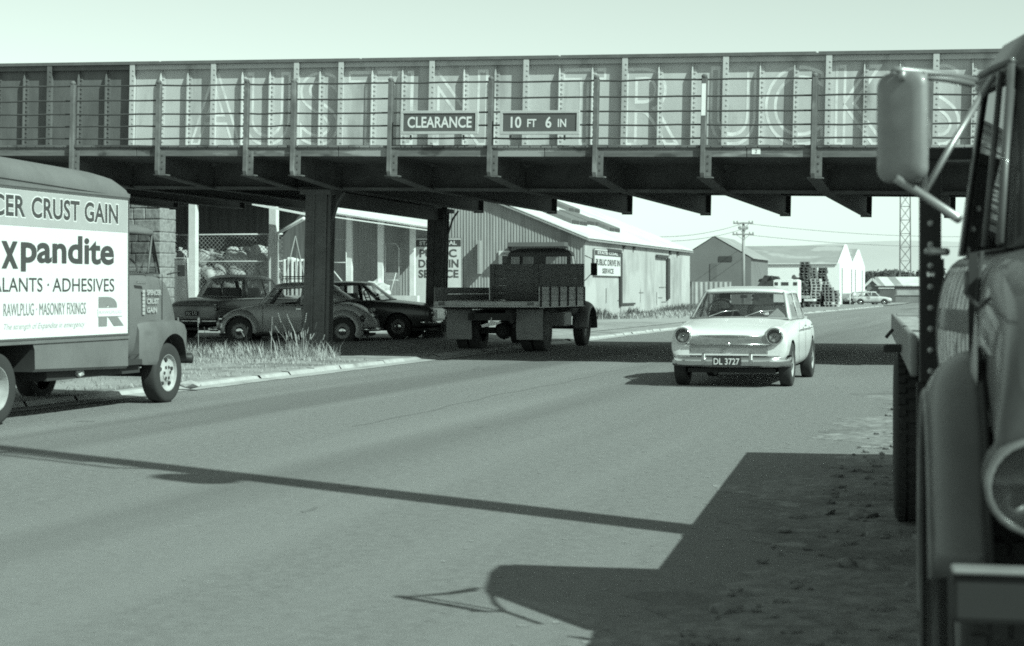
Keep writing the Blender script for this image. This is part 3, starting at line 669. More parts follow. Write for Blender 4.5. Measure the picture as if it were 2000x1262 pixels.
# dark rounded saloon seen from the rear quarter
M_sedan = paint('dark_green_paint', .20)
def make_sedan():
    D = 42.6; hd = Vector((.46, .888, 0))
    rc = Vector(((428-1000)*D/FPX, D, .15))                            # rear right corner
    org = rc + hd*2.1 + Vector((-hd.y, hd.x, 0))*.80
    st = [(-2.05,.58,.42,.72,.74),(-2.02,.68,.36,.82,.86),(-1.8,.745,.30,.90,.95),(-1.3,.775,.25,.96,1.0),(-.4,.79,.23,.98,1.0),(.6,.79,.23,.98,1.0),(.95,.77,.23,.97,1.03),(1.5,.74,.25,.92,.98),(1.9,.70,.30,.80,.86),(2.0,.62,.36,.70,.72)]
    lo = [(0,.98,1.02),(.64,.82,.99),(.69,.74,.985),(.70,0,.98),(.70,-.06,.98),(.69,-.72,.98),(.66,-.98,.98),(0,-1.42,1.0)]
    up = [(0,.50,1.42),(.50,.42,1.40),(.54,.36,1.39),(.565,-.02,1.42),(.565,-.07,1.42),(.55,-.66,1.40),(.52,-.78,1.385),(0,-1.06,1.38)]
    t = generic_car('rounded_saloon', 'dark rounded saloon parked beyond the beetle car, rear end showing', 'car', org, heading(hd.x, hd.y), st, lo, up, 'gpgpgpg', M_sedan, (1.3,-1.3), .33, .16, .2, rim_dark, dome=.085, wx=.66, rim=mat('seal_pale', .3, .4), inside=(.97,1), cutr=.37)
    bumper(t, -2.10, .42, .76, .10, .10, .25); bumper(t, 2.06, .42, .76, .10, .10, .25)
    for s in (-1, 1):
        b = MB(); b.box(s*.30-.025, s*.30+.025, -2.19, -2.14, .36, .52); b.build('overrider', chrome, t, bevel=.015)
        b = MB(); b.blob((s*.66, -1.99, .74), (.05, .06, .10), 1, 0); o = b.build('tail_lamp', lens_dark, t, smooth=True); c = MB(); c.lathe([(0,.03),(.035,.02),(.04,-.02)], (s*.66, -2.04, .70), 'y', 10, sgn=-1); c.lathe([(0,.03),(.035,.02),(.04,-.02)], (s*.66, -2.03, .80), 'y', 10, sgn=-1); c.build('lamp_ring', chrome, o, smooth=True)
        lamp(t, s*.58, 1.98, .70, .085)
        b = MB(); b.tube([(s*.795, 1.2, .93), (s*.80, -.2, .95), (s*.78, -1.5, .93)], .009, 5); b.build('side_moulding', chrome, t)
    plate(t, 'XX 172', 0, -2.075, .60, .36, .11, -1); seats(t, [(-.05,.5), (-.85,.55)], .95, 1.2)
    b = MB(); b.box(-.5, .5, -2.072, -2.06, .775, .785); b.build('boot_gap', dark, t); t.scale = (1.06, 1.04, 1.06)
    return t
make_sedan()
# low dark saloon facing right
M_low = paint('black_paint', .055)
def make_low():
    D = 45.0; hd = Vector((.98, -.20, 0)).normalized()
    hubf = Vector(((779-1000)*42.3/FPX, 42.3, .16))
    left = Vector((-hd.y, hd.x, 0))
    org = hubf - hd*1.2*1.04 + left*.68
    st = [(-1.88,.62,.38,.72,.74),(-1.84,.70,.32,.80,.84),(-1.6,.74,.27,.87,.90),(-1.0,.765,.22,.89,.91),(.4,.765,.21,.89,.91),(.75,.76,.21,.88,.94),(1.0,.755,.21,.87,.92),(1.5,.745,.25,.83,.87),(1.95,.73,.30,.77,.80),(2.03,.70,.36,.68,.70)]
    lo = [(0,.92,.94),(.58,.76,.91),(.64,.66,.905),(.66,-.05,.90),(.66,-.13,.90),(.65,-.75,.90),(.61,-1.25,.90),(0,-1.42,.90)]
    up = [(0,.36,1.31),(.49,.28,1.295),(.53,.22,1.29),(.55,-.09,1.30),(.55,-.16,1.30),(.54,-.70,1.28),(.48,-1.0,1.265),(0,-1.08,1.28)]
    t = generic_car('low_saloon', 'black low saloon facing right beside the rear bridge column', 'car', org, heading(hd.x, hd.y), st, lo, up, 'gpgpgpg', M_low, (1.2,-1.17), .30, .15, .18, rim_dark, dome=.05, wx=.655, rim=mat('seal_pale', .3, .4), inside=(.89,.9), cutr=.335)
    bumper(t, 2.08, .40, .74, .09, .06, .25); bumper(t, -1.92, .40, .72, .09, .06, .25)
    for s in (-1, 1): lamp(t, s*.56, 2.0, .62, .085)
    g = MB()
    for k in range(7): g.box(-.38, .38, 2.025, 2.055, .505+k*.028, .517+k*.028)
    g.build('grille', chrome, t); plate(t, None, 0, 2.145, .40, .34, .11, 1)
    seats(t, [(-.15,.5), (-.9,.55)], .87, 1.08); steering(t, .34, .35, .98)
    b = MB(); b.lathe([(0,.0),(.07,.01),(.085,.05),(.05,.06),(0,.06)], (.62, .72, 1.0), 'y', 14, sgn=-1); b.build('wing_mirror', chrome, t, smooth=True); t.scale = (1.04, 1.04, 1.04)
    return t
make_low()
# ------------------------------------------------------------------ grey sign-written box van at the left kerb
M_van = mat('van_grey_paint', .135, .55, var=.12, scale=2.5, coat=.1, rust=(.09, 1.2, .5, .75, (1,1,1)), bump=.03, bscale=12)
M_vanroof = mat('van_roof_paint', .155, .7, var=.12, scale=3)
M_panel = mat('panel_white', .66, .5, var=.03); M_band = mat('panel_grey_band', .36, .5, var=.06); M_vlet = mat('panel_letter', .055, .6, var=.15); M_vpale = mat('panel_pale_letter', .20, .6, var=.1); M_vscript = mat('panel_script', .42, .6)
VO = (-4.21, 21.04); VX = .08
def vpt(px, py, lx=VX):
    r = (px-1000)/FPX; D = (9.7856-lx)/(.2726-.962*r)
    return .2726*(r*D+4.21)+.962*(D-21.04), EYE-(py-HOR)*D/FPX
def make_van():
    t = thing('box_van', 'grey box van with a large white lettered side panel by the left kerb', 'van', (VO[0], VO[1], 0), GRID)
    cx = -.95; pit = []
    def keep(o): pit.append(o); return o
    # box
    def ring(y, k, zb=.47):
        h = [(1.0, zb), (1.03, zb+.03), (1.03, 2.43), (1.045, 2.44), (1.045, 2.47)]
        top = [(1.02, 2.56), (.93, 2.645), (.74, 2.70), (.42, 2.735), (.0, 2.75)]
        h = h + [(x, 2.47+(z-2.47)*k) for x, z in top]
        return [(cx+x, y, z) for x, z in h] + [(cx-x, y, z) for x, z in reversed(h[:-1])]
    b = MB(); b.loft([ring(y, k) for y, k in ((-6.2, .3), (-6.05, 1), (-1.6, 1), (-1.40, .98), (-1.24, .90), (-1.13, .74), (-1.065, .5), (-1.04, .25), (-1.035, 0))], closed=True)
    cuts = []
    for s in (1, -1):
        c = MB(); prof = [(-3.64-.60, .2), (-3.64+.62, .2), (-3.64+.60, .70), (-3.64+.50, .88), (-3.64+.36, .94), (-3.64-.36, .94), (-3.64-.52, .86)]
        c.prism(prof, cx+s*.62, cx+s*1.3, 'yz'); cuts.append(c)
    box = keep(b.build('cargo_box', [M_van, dark], t, cut=cuts, auto=35))
    f = MB(); f.box(cx-1.045, cx+1.05, -1.06, -1.02, 2.44, 2.475); f.box(cx+1.031, cx+1.055, -6.1, -1.03, 2.425, 2.45)
    f.box(cx+1.031, cx+1.047, -6.1, -1.03, .81, .85); keep(f.build('rain_gutter', M_van, box, bevel=.005))
    # sign panel
    y0, y1 = -5.4, vpt(247.5, 500)[0]; z0, z1 = .875, 2.405
    px = cx+1.031
    q = MB(); q.box(px, px+.012, y0, y1, z0, z1); pan = keep(q.build('sign_panel', M_panel, t))
    q = MB(); q.box(px+.012, px+.015, y0+.02, y1-.015, 2.03, z1-.012); keep(q.build('grey_band', M_band, pan))
    q = MB()
    for a in ((y0, y1, z0-.022, z0), (y0, y1, z1, z1+.018)): q.box(px, px+.022, *a)
    q.box(px, px+.022, y1, y1+.018, z0-.022, z1+.018); keep(q.build('panel_frame', mat('van_frame', .08, .6), pan))
    def sign(body, pxl, pxr, ztop, zbot, m, fat=0, depth=.017, width=None, shear=0, outline=None, space=1.0):
        yl = vpt(pxl, 500)[0]; yr = vpt(pxr, 500)[0]
        if width: yl = yr-width
        if outline: keep(text('letter_edge', body, outline, pan, (px, yl-.012, zbot-.012), (0,1,0), (0,0,1), ztop-zbot+.024, yr-yl+.024, fat=fat+.03, depth=depth-.0008, space=space))
        keep(text('lettering', body, m, pan, (px, yl, zbot), (0,1,0), (0,0,1), ztop-zbot, yr-yl, fat=fat, depth=depth, shear=shear, space=space)); return yr-yl
    pz = lambda x, y: vpt(x, y)[1] + .024*(vpt(x, y)[0]+1.06)         # undo the nose-down rake
    w1 = sign('CRUST GAIN', 58.5, 228, pz(228, 399), pz(228, 437), M_vlet, .03, outline=M_panel, space=1.05)
    sign('SPENCER', 0, 46.5, pz(228, 399), pz(228, 437), M_vlet, .03, width=w1*.74, outline=M_panel, space=1.05)
    w2 = sign('pandite', 38, 220, pz(154, 456.5), pz(43, 520), M_vlet, .027)
    sign('x', 0, 32.5, pz(31, 461), pz(31, 514), M_vlet, .027)
    sign('E', -60, -6, pz(0, 438), pz(0, 509), M_vlet, .027)
    w3 = sign('ADHESIVES', 100, 220.5, pz(220, 543), pz(220, 568), M_vlet, .0)
    sign('SEALANTS ·', 0, 93, pz(220, 543), pz(220, 568), M_vlet, .0, width=w3*.99)
    sign('RAWLPLUG · MASONRY FIXINGS', 4, 165, pz(165, 586.5), pz(165, 609), M_vpale, .0)
    sign('The strength of Expandite in emergency', 5, 163, pz(100, 622), pz(100, 636), M_vscript, -.004, shear=.3)
    # R emblem
    sign('R', 190, 239, pz(210, 578), pz(210, 635), M_vpale, .07)
    yl, yr = vpt(190, 600)[0], vpt(236, 600)[0]; zt, zb = pz(213, 600), pz(213, 616)
    e = MB(); e.box(px+.0185, px+.021, yl-.02, yr, zb, zt); eb = keep(e.build('emblem_band', M_panel, pan))
    keep(text('emblem_word', 'RAWLPLUG', M_vscript, pan, (px, yl+.0, zb+.03), (0,1,0), (0,0,1), zt-zb-.06, yr-yl-.03, depth=.0225))
    # cab
    st = [(-1.04,.94,.50,1.58,1.62),(-1.0,.94,.50,1.58,1.62),(-.5,.94,.50,1.58,1.62),(.05,.93,.50,1.57,1.62),(.28,.90,.50,1.52,1.60),(.42,.87,.50,1.38,1.50),(.53,.85,.52,1.18,1.32),(.595,.84,.54,1.0,1.08),(.62,.83,.56,.80,.84)]
    st = [(y, hw, zb, zs, zt) for y, hw, zb, zs, zt in st]
    e = bpy.data.objects.new('cab', None); COL.objects.link(e); e.parent = t; e.location = (cx, 0, 0)
    cb = keep(hull(e, st, [M_van, dark], [(.93, .10, .42)], name='cab_body', sub=2, wr=.45, wd=.34))
    lo = [(0,.42,1.60),(.70,.30,1.575),(.81,.17,1.57),(.885,-.80,1.565),(.89,-1.0,1.565),(0,-1.02,1.57)]
    up = [(0,.22,2.10),(.70,.12,2.08),(.79,.01,2.075),(.845,-.78,2.08),(.85,-.98,2.08),(0,-1.0,2.09)]
    before = set(e.children)
    cabin(e, lo, up, 'gpgpp', M_van, win, dome=.085, rim=mat('van_frame', .08, .6), flange=.045)
    for o in set(e.children)-before: keep(o)
    i = MB(); i.box(-.8, .8, -.95, .1, 1.4, 1.5); keep(i.build('dashboard', interior, e)); 
    s_ = MB(); pts = [(.45+.20*cos(a), -.12-.10*sin(a), 1.66+.13*sin(a)) for a in [2*pi*k/20 for k in range(21)]]; s_.tube(pts, .013, 6); keep(s_.build('steering_wheel', dark, e, smooth=True))
    d = MB(); d.box(.945, .951, -.90, -.893, .62, 1.56); d.box(.925, .931, .0, .007, .98, 1.56); d.box(.945, .951, -.9, -.4, .612, .62); keep(d.build('door_gap', dark, e))
    d = MB(); d.bar((.965, -.70, 1.46), (.965, -.50, 1.45), .03, .025); keep(d.build('door_handle', chrome, e, bevel=.008))
    d = MB(); d.bar((.90, -.98, 1.62), (.90, -.94, 1.86), .02); d.lathe([(.03,0),(.03,.02),(0,.03)], (.90, -.98, 1.87), 'x', 8); keep(d.build('grab_rail', chrome, e))
    for k, wd_ in enumerate(('SPENCER', 'CRUST', 'GAIN')):
        keep(text('door_lettering', wd_, M_band, e, (.947, -.42, 1.31-.105*k), (0,1,0), (0,0,1), .065, .36 if k == 0 else .30 if k == 1 else .25, fat=.03))
    d = MB()
    for k in range(7): d.box(.945, .951, -.53, -.475, 1.08+.043*k, 1.115+.043*k)
    keep(d.build('door_emblem', M_band, e))
    # front mudguard with its bulged skirt
    b2 = MB(); rings = []
    for y, x1, zt, zb in ((-.62, .95, 1.0, .52), (-.55, 1.0, 1.02, .50), (-.36, 1.04, 1.03, .50), (.0, 1.045, 1.035, .50), (.36, 1.03, 1.03, .50), (.55, .98, 1.0, .52), (.62, .88, .92, .56)):
        rings.append([(.72, y, zb), (x1-.02, y, zb), (x1, y, zb+.05), (x1, y, zt-.10), (x1-.03, y, zt-.02), (x1-.09, y, zt), (.72, y, zt+.02)])
    b2.loft(rings, closed=True)
    c = MB(); c.lathe([(0,0),(.45,0),(.45,.8),(0,.8)], (.80, .12, .42), 'x', 40)
    wing = keep(b2.build('front_wing', [mat('van_wing_paint', .115, .6, var=.2, scale=3, rust=(.06, 2.5, .5, .7, (1,1,1))), dark], e, cut=[c], auto=35))
    w2_ = wing.copy(); w2_.data = wing.data.copy(); COL.objects.link(w2_); w2_.parent = e
    for v in w2_.data.vertices: v.co.x = -v.co.x
    w2_.data.flip_normals(); keep(w2_)
    for s in (-1, 1): keep(lamp(e, s*.80, .60, .83, .085))
    bumper(e, .74, .52, .98, .13, .03, .0, mat('bumper_black', .02, .6), thick=.03)
    m = MB(); m.tube([(.86, .26, 1.56), (.97, .40, 1.60)], .010, 6); m.box(.93, 1.03, .40, .42, 1.54, 1.68); keep(m.build('wing_mirror', dark, e, bevel=.008))
    m = MB(); m.tube([(.79, .01, 2.06), (.895, -.52*0-.30, 1.57)], .012, 6); m.tube([(.85,-.78,2.065),(.79,.01,2.06)], .014, 6); keep(m.build('window_frame', M_van, e, smooth=True))
    keep(MB().box(.80, .99, -1.02, -.62, .50, .56).build('step', dark, e))
    # chassis and wheels
    u = MB(); u.box(cx-.45, cx-.35, -6, .5, .42, .56); u.box(cx+.35, cx+.45, -6, .5, .42, .56); u.box(cx+.40, cx+.92, -2.62, -.55, .40, .50); u.bar((cx-.8,-3.64,.40),(cx+.8,-3.64,.40),.12); u.bar((cx-.8,.05,.37),(cx+.8,.05,.37),.1)
    u.build('chassis', dark, t)
    u = MB(); u.blob((cx+.92, -1.95, .46), (.06, .10, .06), 1, .2); u.build('fuel_cap', rim_pale, t)
    for s in (1, -1):
        wheel(t, cx+s*.86, .12, .365, .19, .235, rim_pale, s, hub=False, holes=5)
        wheel(t, cx+s*.86, -3.64, .375, .20, .24, rim_pale, s, hub=False, dish=.10); wheel(t, cx+s*.60, -3.64, .375, .20, .24, rim_dark, s, hub=False)
    # nose-down rake of the body on its springs
    done = set()
    def shear(o):
        if o.name in done: return
        done.add(o.name)
        if o.type == 'MESH' and o.data.name not in done:
            done.add(o.data.name)
            for v in o.data.vertices: v.co.z += -.024*(v.co.y+1.06)
        for ch in o.children: shear(ch)
    for o in pit: shear(o)
    return t
make_van()
# ------------------------------------------------------------------ flat-deck truck seen from behind, half in the bridge shade
M_fcab = mat('truck_cab_paint', .10, .5, var=.2, scale=3, rust=(.08, 2, .5, .7, (1,1,1)))
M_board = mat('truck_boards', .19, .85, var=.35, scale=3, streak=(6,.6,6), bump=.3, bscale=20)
M_rboard_lit = mat('truck_side_board_lit', .42, .8, var=.3, scale=3, streak=(3,.6,6), bump=.2)  # right board catches more light; that is put into this paler colour
M_alloy = mat('tray_coaming', .42, .6, .2, var=.2, scale=4)
M_flap = mat('mud_flap', .21, .8, var=.12, scale=4)
def make_flatbed():
    t = thing('flatbed_truck', 'dark flat deck truck seen from behind under the bridge', 'truck', (-.56, 37.5, 0), GRID)
    d = MB()
    for k in range(15): d.box(-1.14+k*.152, -1.14+k*.152+.147, .06, 4.2, 1.08, 1.115+random.uniform(0,.004))
    d.build('deck', M_board, t)
    d = MB(); d.box(-1.17, 1.17, 0, .06, .99, 1.12); d.box(-1.17, 1.17, -.02, -.001, 1.03, 1.10); c = d.build('rear_coaming', M_alloy, t, bevel=.006)
    for s in (-1, 1):
        l = MB(); l.box(s*1.0-.07, s*1.0+.07, -.035, -.021, 1.035, 1.095); l.build('tail_lamp', lens_dark, t, bevel=.008)
    d = MB(); d.box(-1.19, -1.172, 0, 4.2, .98, 1.118); d.box(1.172, 1.19, 0, 4.2, .98, 1.118); d.build('side_rail', M_alloy, t)
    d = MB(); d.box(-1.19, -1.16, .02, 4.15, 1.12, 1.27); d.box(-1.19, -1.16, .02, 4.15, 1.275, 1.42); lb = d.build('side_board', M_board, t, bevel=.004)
    d = MB(); d.box(1.16, 1.19, .04, 4.15, 1.122, 1.27); d.box(1.16, 1.19, .04, 4.15, 1.276, 1.43); rb = d.build('side_board', M_rboard_lit, t, bevel=.004)
    for k in range(6):
        s = MB(); y = .06+k*.80; s.box(1.191, 1.215, y, y+.07, 1.0, 1.44); s.build('stake', dark, rb)
    h = MB()
    for k in range(5): h.box(-1.16, 1.16, 4.2+.002*(k%2), 4.24, 1.12+k*.173, 1.12+k*.173+.172)
    for x in (-1.08, 0, 1.08): h.box(x-.04, x+.04, 4.16, 4.199, 1.10, 1.98)
    h.build('headboard', M_board, t)
    # cab
    st = [(4.42,.86,.75,1.50,1.52),(4.46,.88,.72,1.52,1.56),(5.0,.89,.70,1.54,1.58),(5.45,.86,.70,1.52,1.58),(5.9,.74,.75,1.40,1.52),(6.4,.62,.80,1.25,1.40),(6.55,.58,.82,1.15,1.25)]
    hull(t, st, [M_fcab, dark], name='cab')
    lo = [(0,5.62,1.60),(.70,5.45,1.56),(.76,5.36,1.55),(.84,4.60,1.55),(.85,4.46,1.55)]
    up = [(0,5.36,2.27),(.62,5.26,2.24),(.68,5.18,2.23),(.76,4.60,2.23),(.77,4.48,2.23)]
    # rear wall with its two windows
    b = MB()
    for x0, x1, z0, z1 in ((-.80,.80,1.50,1.98),(-.76,.76,2.16,2.26),(-.80,-.70,1.981,2.159),(-.14,.16,1.981,2.159),(.68,.78,1.981,2.159)): b.box(x0, x1, 4.44, 4.47, z0, z1)
    b.build('rear_wall', M_fcab, t)
    for x0, x1 in ((-.70,-.14),(.16,.68)):
        b = MB(); b.add([(x0,4.455,1.98),(x1,4.455,1.98),(x1,4.455,2.16),(x0,4.455,2.16)], [(0,1,2,3)]); b.build('rear_window', win, t)
    lo.append((0,4.45,1.55)); up.append((0,4.47,2.25))
    cabin(t, lo, up, 'gpgpp', M_fcab, win, dome=.12, flange=.05)
    for o in list(t.children):
        if o.name.startswith('roof'):                                # drop the cabin's own back sheet: the wall above replaces it
            bm = bmesh.new(); bm.from_mesh(o.data); kill = [f for f in bm.faces if all(abs(v.co.y-4.47) < .07 for v in f.verts) and min(v.co.z for v in f.verts) < 1.7]
            bmesh.ops.delete(bm, geom=kill, context='FACES'); bm.to_mesh(o.data); bm.free()
    for s in (-1, 1):
        fender(t, .70, 1.06, 5.55, .47, .50, -5, 185, M_fcab, s, 'front_wing', height=.15)
        m = MB(); m.tube([(s*.90, 5.35, 1.58), (s*1.05, 5.42, 1.75), (s*1.08, 5.42, 2.12), (s*.92, 5.3, 2.2)], .012, 6); m.box(s*1.12-.08, s*1.12+.08, 5.42, 5.45, 1.72, 2.02); m.build('door_mirror', dark, t, bevel=.01)
    d = MB(); d.box(.72, .86, 5.0, 5.02, .74, 1.54); d.build('door_gap', dark, t)
    m = MB(); m.box(.55, .98, 3.05, 3.75, .52, .86); m.build('fuel_tank', mat('tank_grey', .22, .6, var=.15), t, bevel=.04)
    for x0, x1 in ((-1.10, -.52), (.50, 1.10)):
        f = MB(); n = 7; f.loft([[(x0, .64+.02*sin(k*1.1), .97-k*.69/n), (x1, .64+.015*cos(k), .97-k*.69/n)] for k in range(n+1)]); f.build('mud_flap', M_flap, t, solid=.012)
    for s in (-1, 1):
        wheel(t, s*.88, 1.40, .46, .24, .26, rim_dark, s, hub=False, dish=.09); wheel(t, s*.60, 1.40, .46, .24, .26, rim_dark, s, hub=False); wheel(t, s*.80, 5.5, .46, .24, .26, rim_dark, s, hub=False)
    u = MB(); u.box(-.45,-.35,.3,6.4,.72,.93); u.box(.35,.45,.3,6.4,.72,.93); u.box(-.5,.5,.30,.38,.70,.86); u.bar((-.8,1.4,.46),(.8,1.4,.46),.14); u.blob((0,1.4,.48),(.22,.25,.22),2,.05); u.bar((-.8,5.5,.46),(.8,5.5,.46),.1); u.bar((0,1.4,.5),(0,4.4,.7),.09)
    for y in (.5,1.4,2.3,3.2,4.0): u.box(-1.1, 1.1, y, y+.08, .94, 1.078)
    u.build('chassis', dark, t)
    r = MB(); r.add([(-.20,.28,.60),(.0,.27,.66),(.03,.27,.74),(.06,.27,.69),(.28,.28,.66),(.12,.275,.60),(-.02,.27,.575),(-.16,.275,.55)], [(0,1,2,3,4,5,6,7)])
    r.bar((.03,.278,.72),(.03,.31,.76),.015)
    return t, r
fb, ragmb = make_flatbed()
rag = ragmb.build('white_rag', mat('rag_white', .75, .9), None, solid=.01); rag.matrix_basis = fb.matrix_basis; tag(rag, 'torn white rag tied to the chassis under the flat deck truck', 'rag')
# ------------------------------------------------------------------ big truck in the right foreground, facing the camera
M_tpaint = mat('truck_paint_dark', .046, .42, var=.25, scale=3, coat=.25, rust=(.045, 2.2, .55, .75, (1,1,1)), bump=.04, bscale=15)
M_twing = mat('truck_wing_paint', .064, .5, var=.25, scale=3, coat=.15, rust=(.095, 3.4, .5, .66, (1,1,1)))
M_mirback = mat('mirror_back', .18, .45, var=.15, scale=12, coat=.2)
M_arm = mat('mirror_arm', .30, .4, .6, var=.1)
M_deckw = mat('tray_floor', .30, .8, var=.25, scale=3, streak=(6,.6,6), bump=.2)
NT_ANG = math.atan2(-.2018, .9794)
def make_near():
    # local: x to the right of the photo from the tray's roadside edge, y away from the camera, cab back at y = 0; the truck faces -y
    t = thing('lorry', 'dark bonneted lorry with a big side mirror parked facing the camera', 'truck', (1.63, 7.1, 0), NT_ANG)
    W = 2.36; cx = W/2
    # tray
    b = MB()
    for k in range(14): b.box(.03+k*.166, .03+k*.166+.160, .06, 6.75, 1.13, 1.165+random.uniform(0,.005))
    tr = b.build('tray', M_deckw, t)
    b = MB(); b.box(-.005, .028, .05, 6.78, 1.02, 1.19); b.box(W-.03, W, .05, 6.78, 1.02, 1.19); b.box(.03, W-.03, 6.752, 6.79, 1.02, 1.19); b.build('tray_edge', mat('tray_edge_paint', .20, .7, var=.3), t, bevel=.012)
    b = MB()
    for y in (.4, 1.3, 2.2, 4.2, 5.2, 6.2): b.box(.05, W-.05, y, y+.09, .98, 1.128)
    b.box(.75, .87, .1, 6.6, .72, .978); b.box(W-.87, W-.75, .1, 6.6, .72, .978); b.bar((.3, 3.35, .5), (W-.3, 3.35, .5), .16); b.box(.75, .87, -2.9, .1, .60, .8); b.box(W-.87, W-.75, -2.9, .1, .60, .8)
    b.build('chassis', dark, t)
    c = MB(); c.tube([(-.01, 5.2, 1.10), (-.06, 5.2, 1.04)], .012); c.box(-.10, -.01, 1.72, 1.80, 1.06, 1.10); c.build('rope_hook', dark, t)
    # headboard: drilled uprights and rails
    b = MB()
    for x in (.03, .8, W-.88, W-.11):
        b.box(x, x+.085, -.075, .045, 1.0, 1.90)
    b.box(.115, .8, -.02, .02, 1.2, 1.32); b.box(.885, W-.88, -.02, .02, 1.2, 1.32); b.box(W-.795, W-.11, -.02, .02, 1.2, 1.32); b.box(.03, W-.03, -.07, .04, 1.90, 1.95)
    hb = b.build('headboard', mat('headboard_black', .012, .6, var=.3), t, bevel=.006)
    b = MB()
    for k in range(9): b.lathe([(.013,0),(.013,.008),(.007,.012),(0,.013)], (.0725, -.0755, 1.05+.085*k), 'y', 8, sgn=-1)
    b.build('bolt_head', mat('bolt_worn', .35, .5, .4), hb)
    u = MB(); u.box(.02, .10, -.07, .04, .56, .999); u.build('upright_foot', mat('headboard_black', .012, .6), hb)
    # cab shell: stations along y (front is negative), half widths from the middle line
    def sec(y, hw, zb, prof):
        h = [(hw*k, z) for k, z in prof]
        return [(cx-x, y, z) for x, z in h] + [(cx+x, y, z) for x, z in reversed(h)]
    lower = []
    for (y, hw, zb, zs, zt) in ((.0-.12,1.09,.80,1.50,1.54),(-.16,1.10,.78,1.51,1.55),(-.5,1.11,.76,1.51,1.55),(-1.25,1.035,.76,1.50,1.55),(-1.55,1.01,.76,1.50,1.57),(-1.72,1.03,.78,1.50,1.58),(-2.1,1.05,.80,1.48,1.57),(-2.6,1.04,.74,1.40,1.52),(-2.82,1.05,.70,1.32,1.44),(-2.93,1.06,.68,1.20,1.30),(-2.99,1.05,.70,1.08,1.14)):
        lower.append((y, hw, zb, zs, zt))
    e = bpy.data.objects.new('cab', None); COL.objects.link(e); e.parent = t; e.location = (cx, 0, 0)
    cbody = hull(e, lower[::-1], [M_tpaint, dark], None, 'cab_body', sub=2)
    lo = [(0,-1.62,1.56),(.80,-1.42,1.53),(.90,-1.26,1.515),(1.0,-.42,1.51),(1.0,-.16,1.51),(0,-.13,1.52)]
    up = [(0,-1.16,2.20),(.74,-1.02,2.19),(.84,-.90,2.18),(.91,-.42,2.19),(.91,-.18,2.19),(0,-.15,2.20)]
    cabin(e, lo, up, 'gpgpp', M_tpaint, glass('lorry_glass', .22, .10), dome=.24, flange=.06, rim=mat('seal_black', .015, .6), out=.02)
    i = MB(); i.box(-.9, .9, -1.2, -.2, 1.3, 1.40); i.prism([(-.35,1.4),(-.2,1.4),(-.2,1.9),(-.28,1.9)], -.8, .8, 'yz'); i.build('seat', interior, e)
    # outer door details on the roadside: pillar gutters, quarter light, drip rail
    g = MB(); g.tube([(-.92,-1.28,1.53),(-.89,-1.10,1.85),(-.855,-.92,2.17)], .016, 6); g.tube([(-.855,-.92,2.185),(-.93,-.42,2.20),(-.93,-.16,2.20)], .014, 6); g.tube([(-.955,-1.0,1.53),(-.885,-.80,2.16)], .012, 6)
    g.build('rain_gutter', M_twing, e, smooth=True)
    d = MB(); d.box(-1.03, -1.0, -1.405, -1.397, .85, 1.50); d.build('door_gap', dark, e); d = MB(); d.box(-1.10, -1.06, -.22, -.212, .85, 1.50); d.build('door_gap', dark, e)
    for z in (.95, 1.40): d = MB(); d.tube([(-1.03, -1.38, z-.04), (-1.03, -1.38, z+.04)], .014, 6); d.build('door_hinge', M_twing, e, smooth=True)
    d = MB(); d.bar((-1.115, -.30, 1.44), (-1.115, -.44, 1.435), .03, .022); d.build('door_handle', chrome, e, bevel=.006)
    d = MB(); d.tube([(-1.0, -1.60, 1.50), (-1.02, -1.62, 1.30), (-1.01, -1.60, .82)], .007, 5); d.tube([(-1.045, -2.72, 1.36), (-1.06, -2.5, 1.33), (-1.05, -1.75, 1.36)], .006, 5); d.build('panel_seam', dark, e, smooth=True)
    # worn sign-writing on the door and bonnet side
    lt = mat('worn_lettering', .62, .7, var=.4, scale=9, rust=(.10, 8, .56, .66, (1,1,1)))
    from mathutils.bvhtree import BVHTree
    dg = bpy.context.evaluated_depsgraph_get(); dg.update(); ev = cbody.evaluated_get(dg); em = ev.to_mesh()
    bvh = BVHTree.FromPolygons([v.co.copy() for v in em.vertices], [tuple(p.vertices) for p in em.polygons]); ev.to_mesh_clear()
    def lets(body, ya, yb, z0, h):
        o = text('worn_lettering', body, lt, e, (-1.2, yb, z0), (0,-1,0), (0,0,1), h, yb-ya, fat=.05, depth=0)
        bm = bmesh.new(); bm.from_mesh(o.data); bmesh.ops.triangulate(bm, faces=bm.faces)
        bmesh.ops.subdivide_edges(bm, edges=[q for q in bm.edges if q.calc_length() > .05], cuts=2)
        for v in bm.verts:
            hit = bvh.ray_cast(Vector((-3, v.co.y, v.co.z)), Vector((1, 0, 0)))[0]
            if hit: v.co.x = hit.x-.004
        bm.to_mesh(o.data); bm.free()
    lets('IIIIIIIII', -1.36, -.50, 1.31, .15); lets('IIIIIIIII', -1.34, -.52, 1.10, .13); lets('IIIIII', -1.30, -.60, .95, .11)   # illegible in the photo: worn strokes only
    m = MB(); m.lathe([(.05,0),(.05,.012),(.035,.016),(0,.018)], (-1.062, -2.35, 1.05), 'x', 20, sgn=-1); bz = MB()
    b = MB(); rr = [(-1.061, -2.35+.065*cos(a), 1.17+.15*sin(a)) for a in [2*pi*k/24 for k in range(24)]]; b.add(rr + [(-1.075, -2.35, 1.17)], [(k, (k+1) % 24, 24) for k in range(24)]); b.build('bonnet_badge', mat('badge_silver', .38, .35, .5), e, smooth=True)
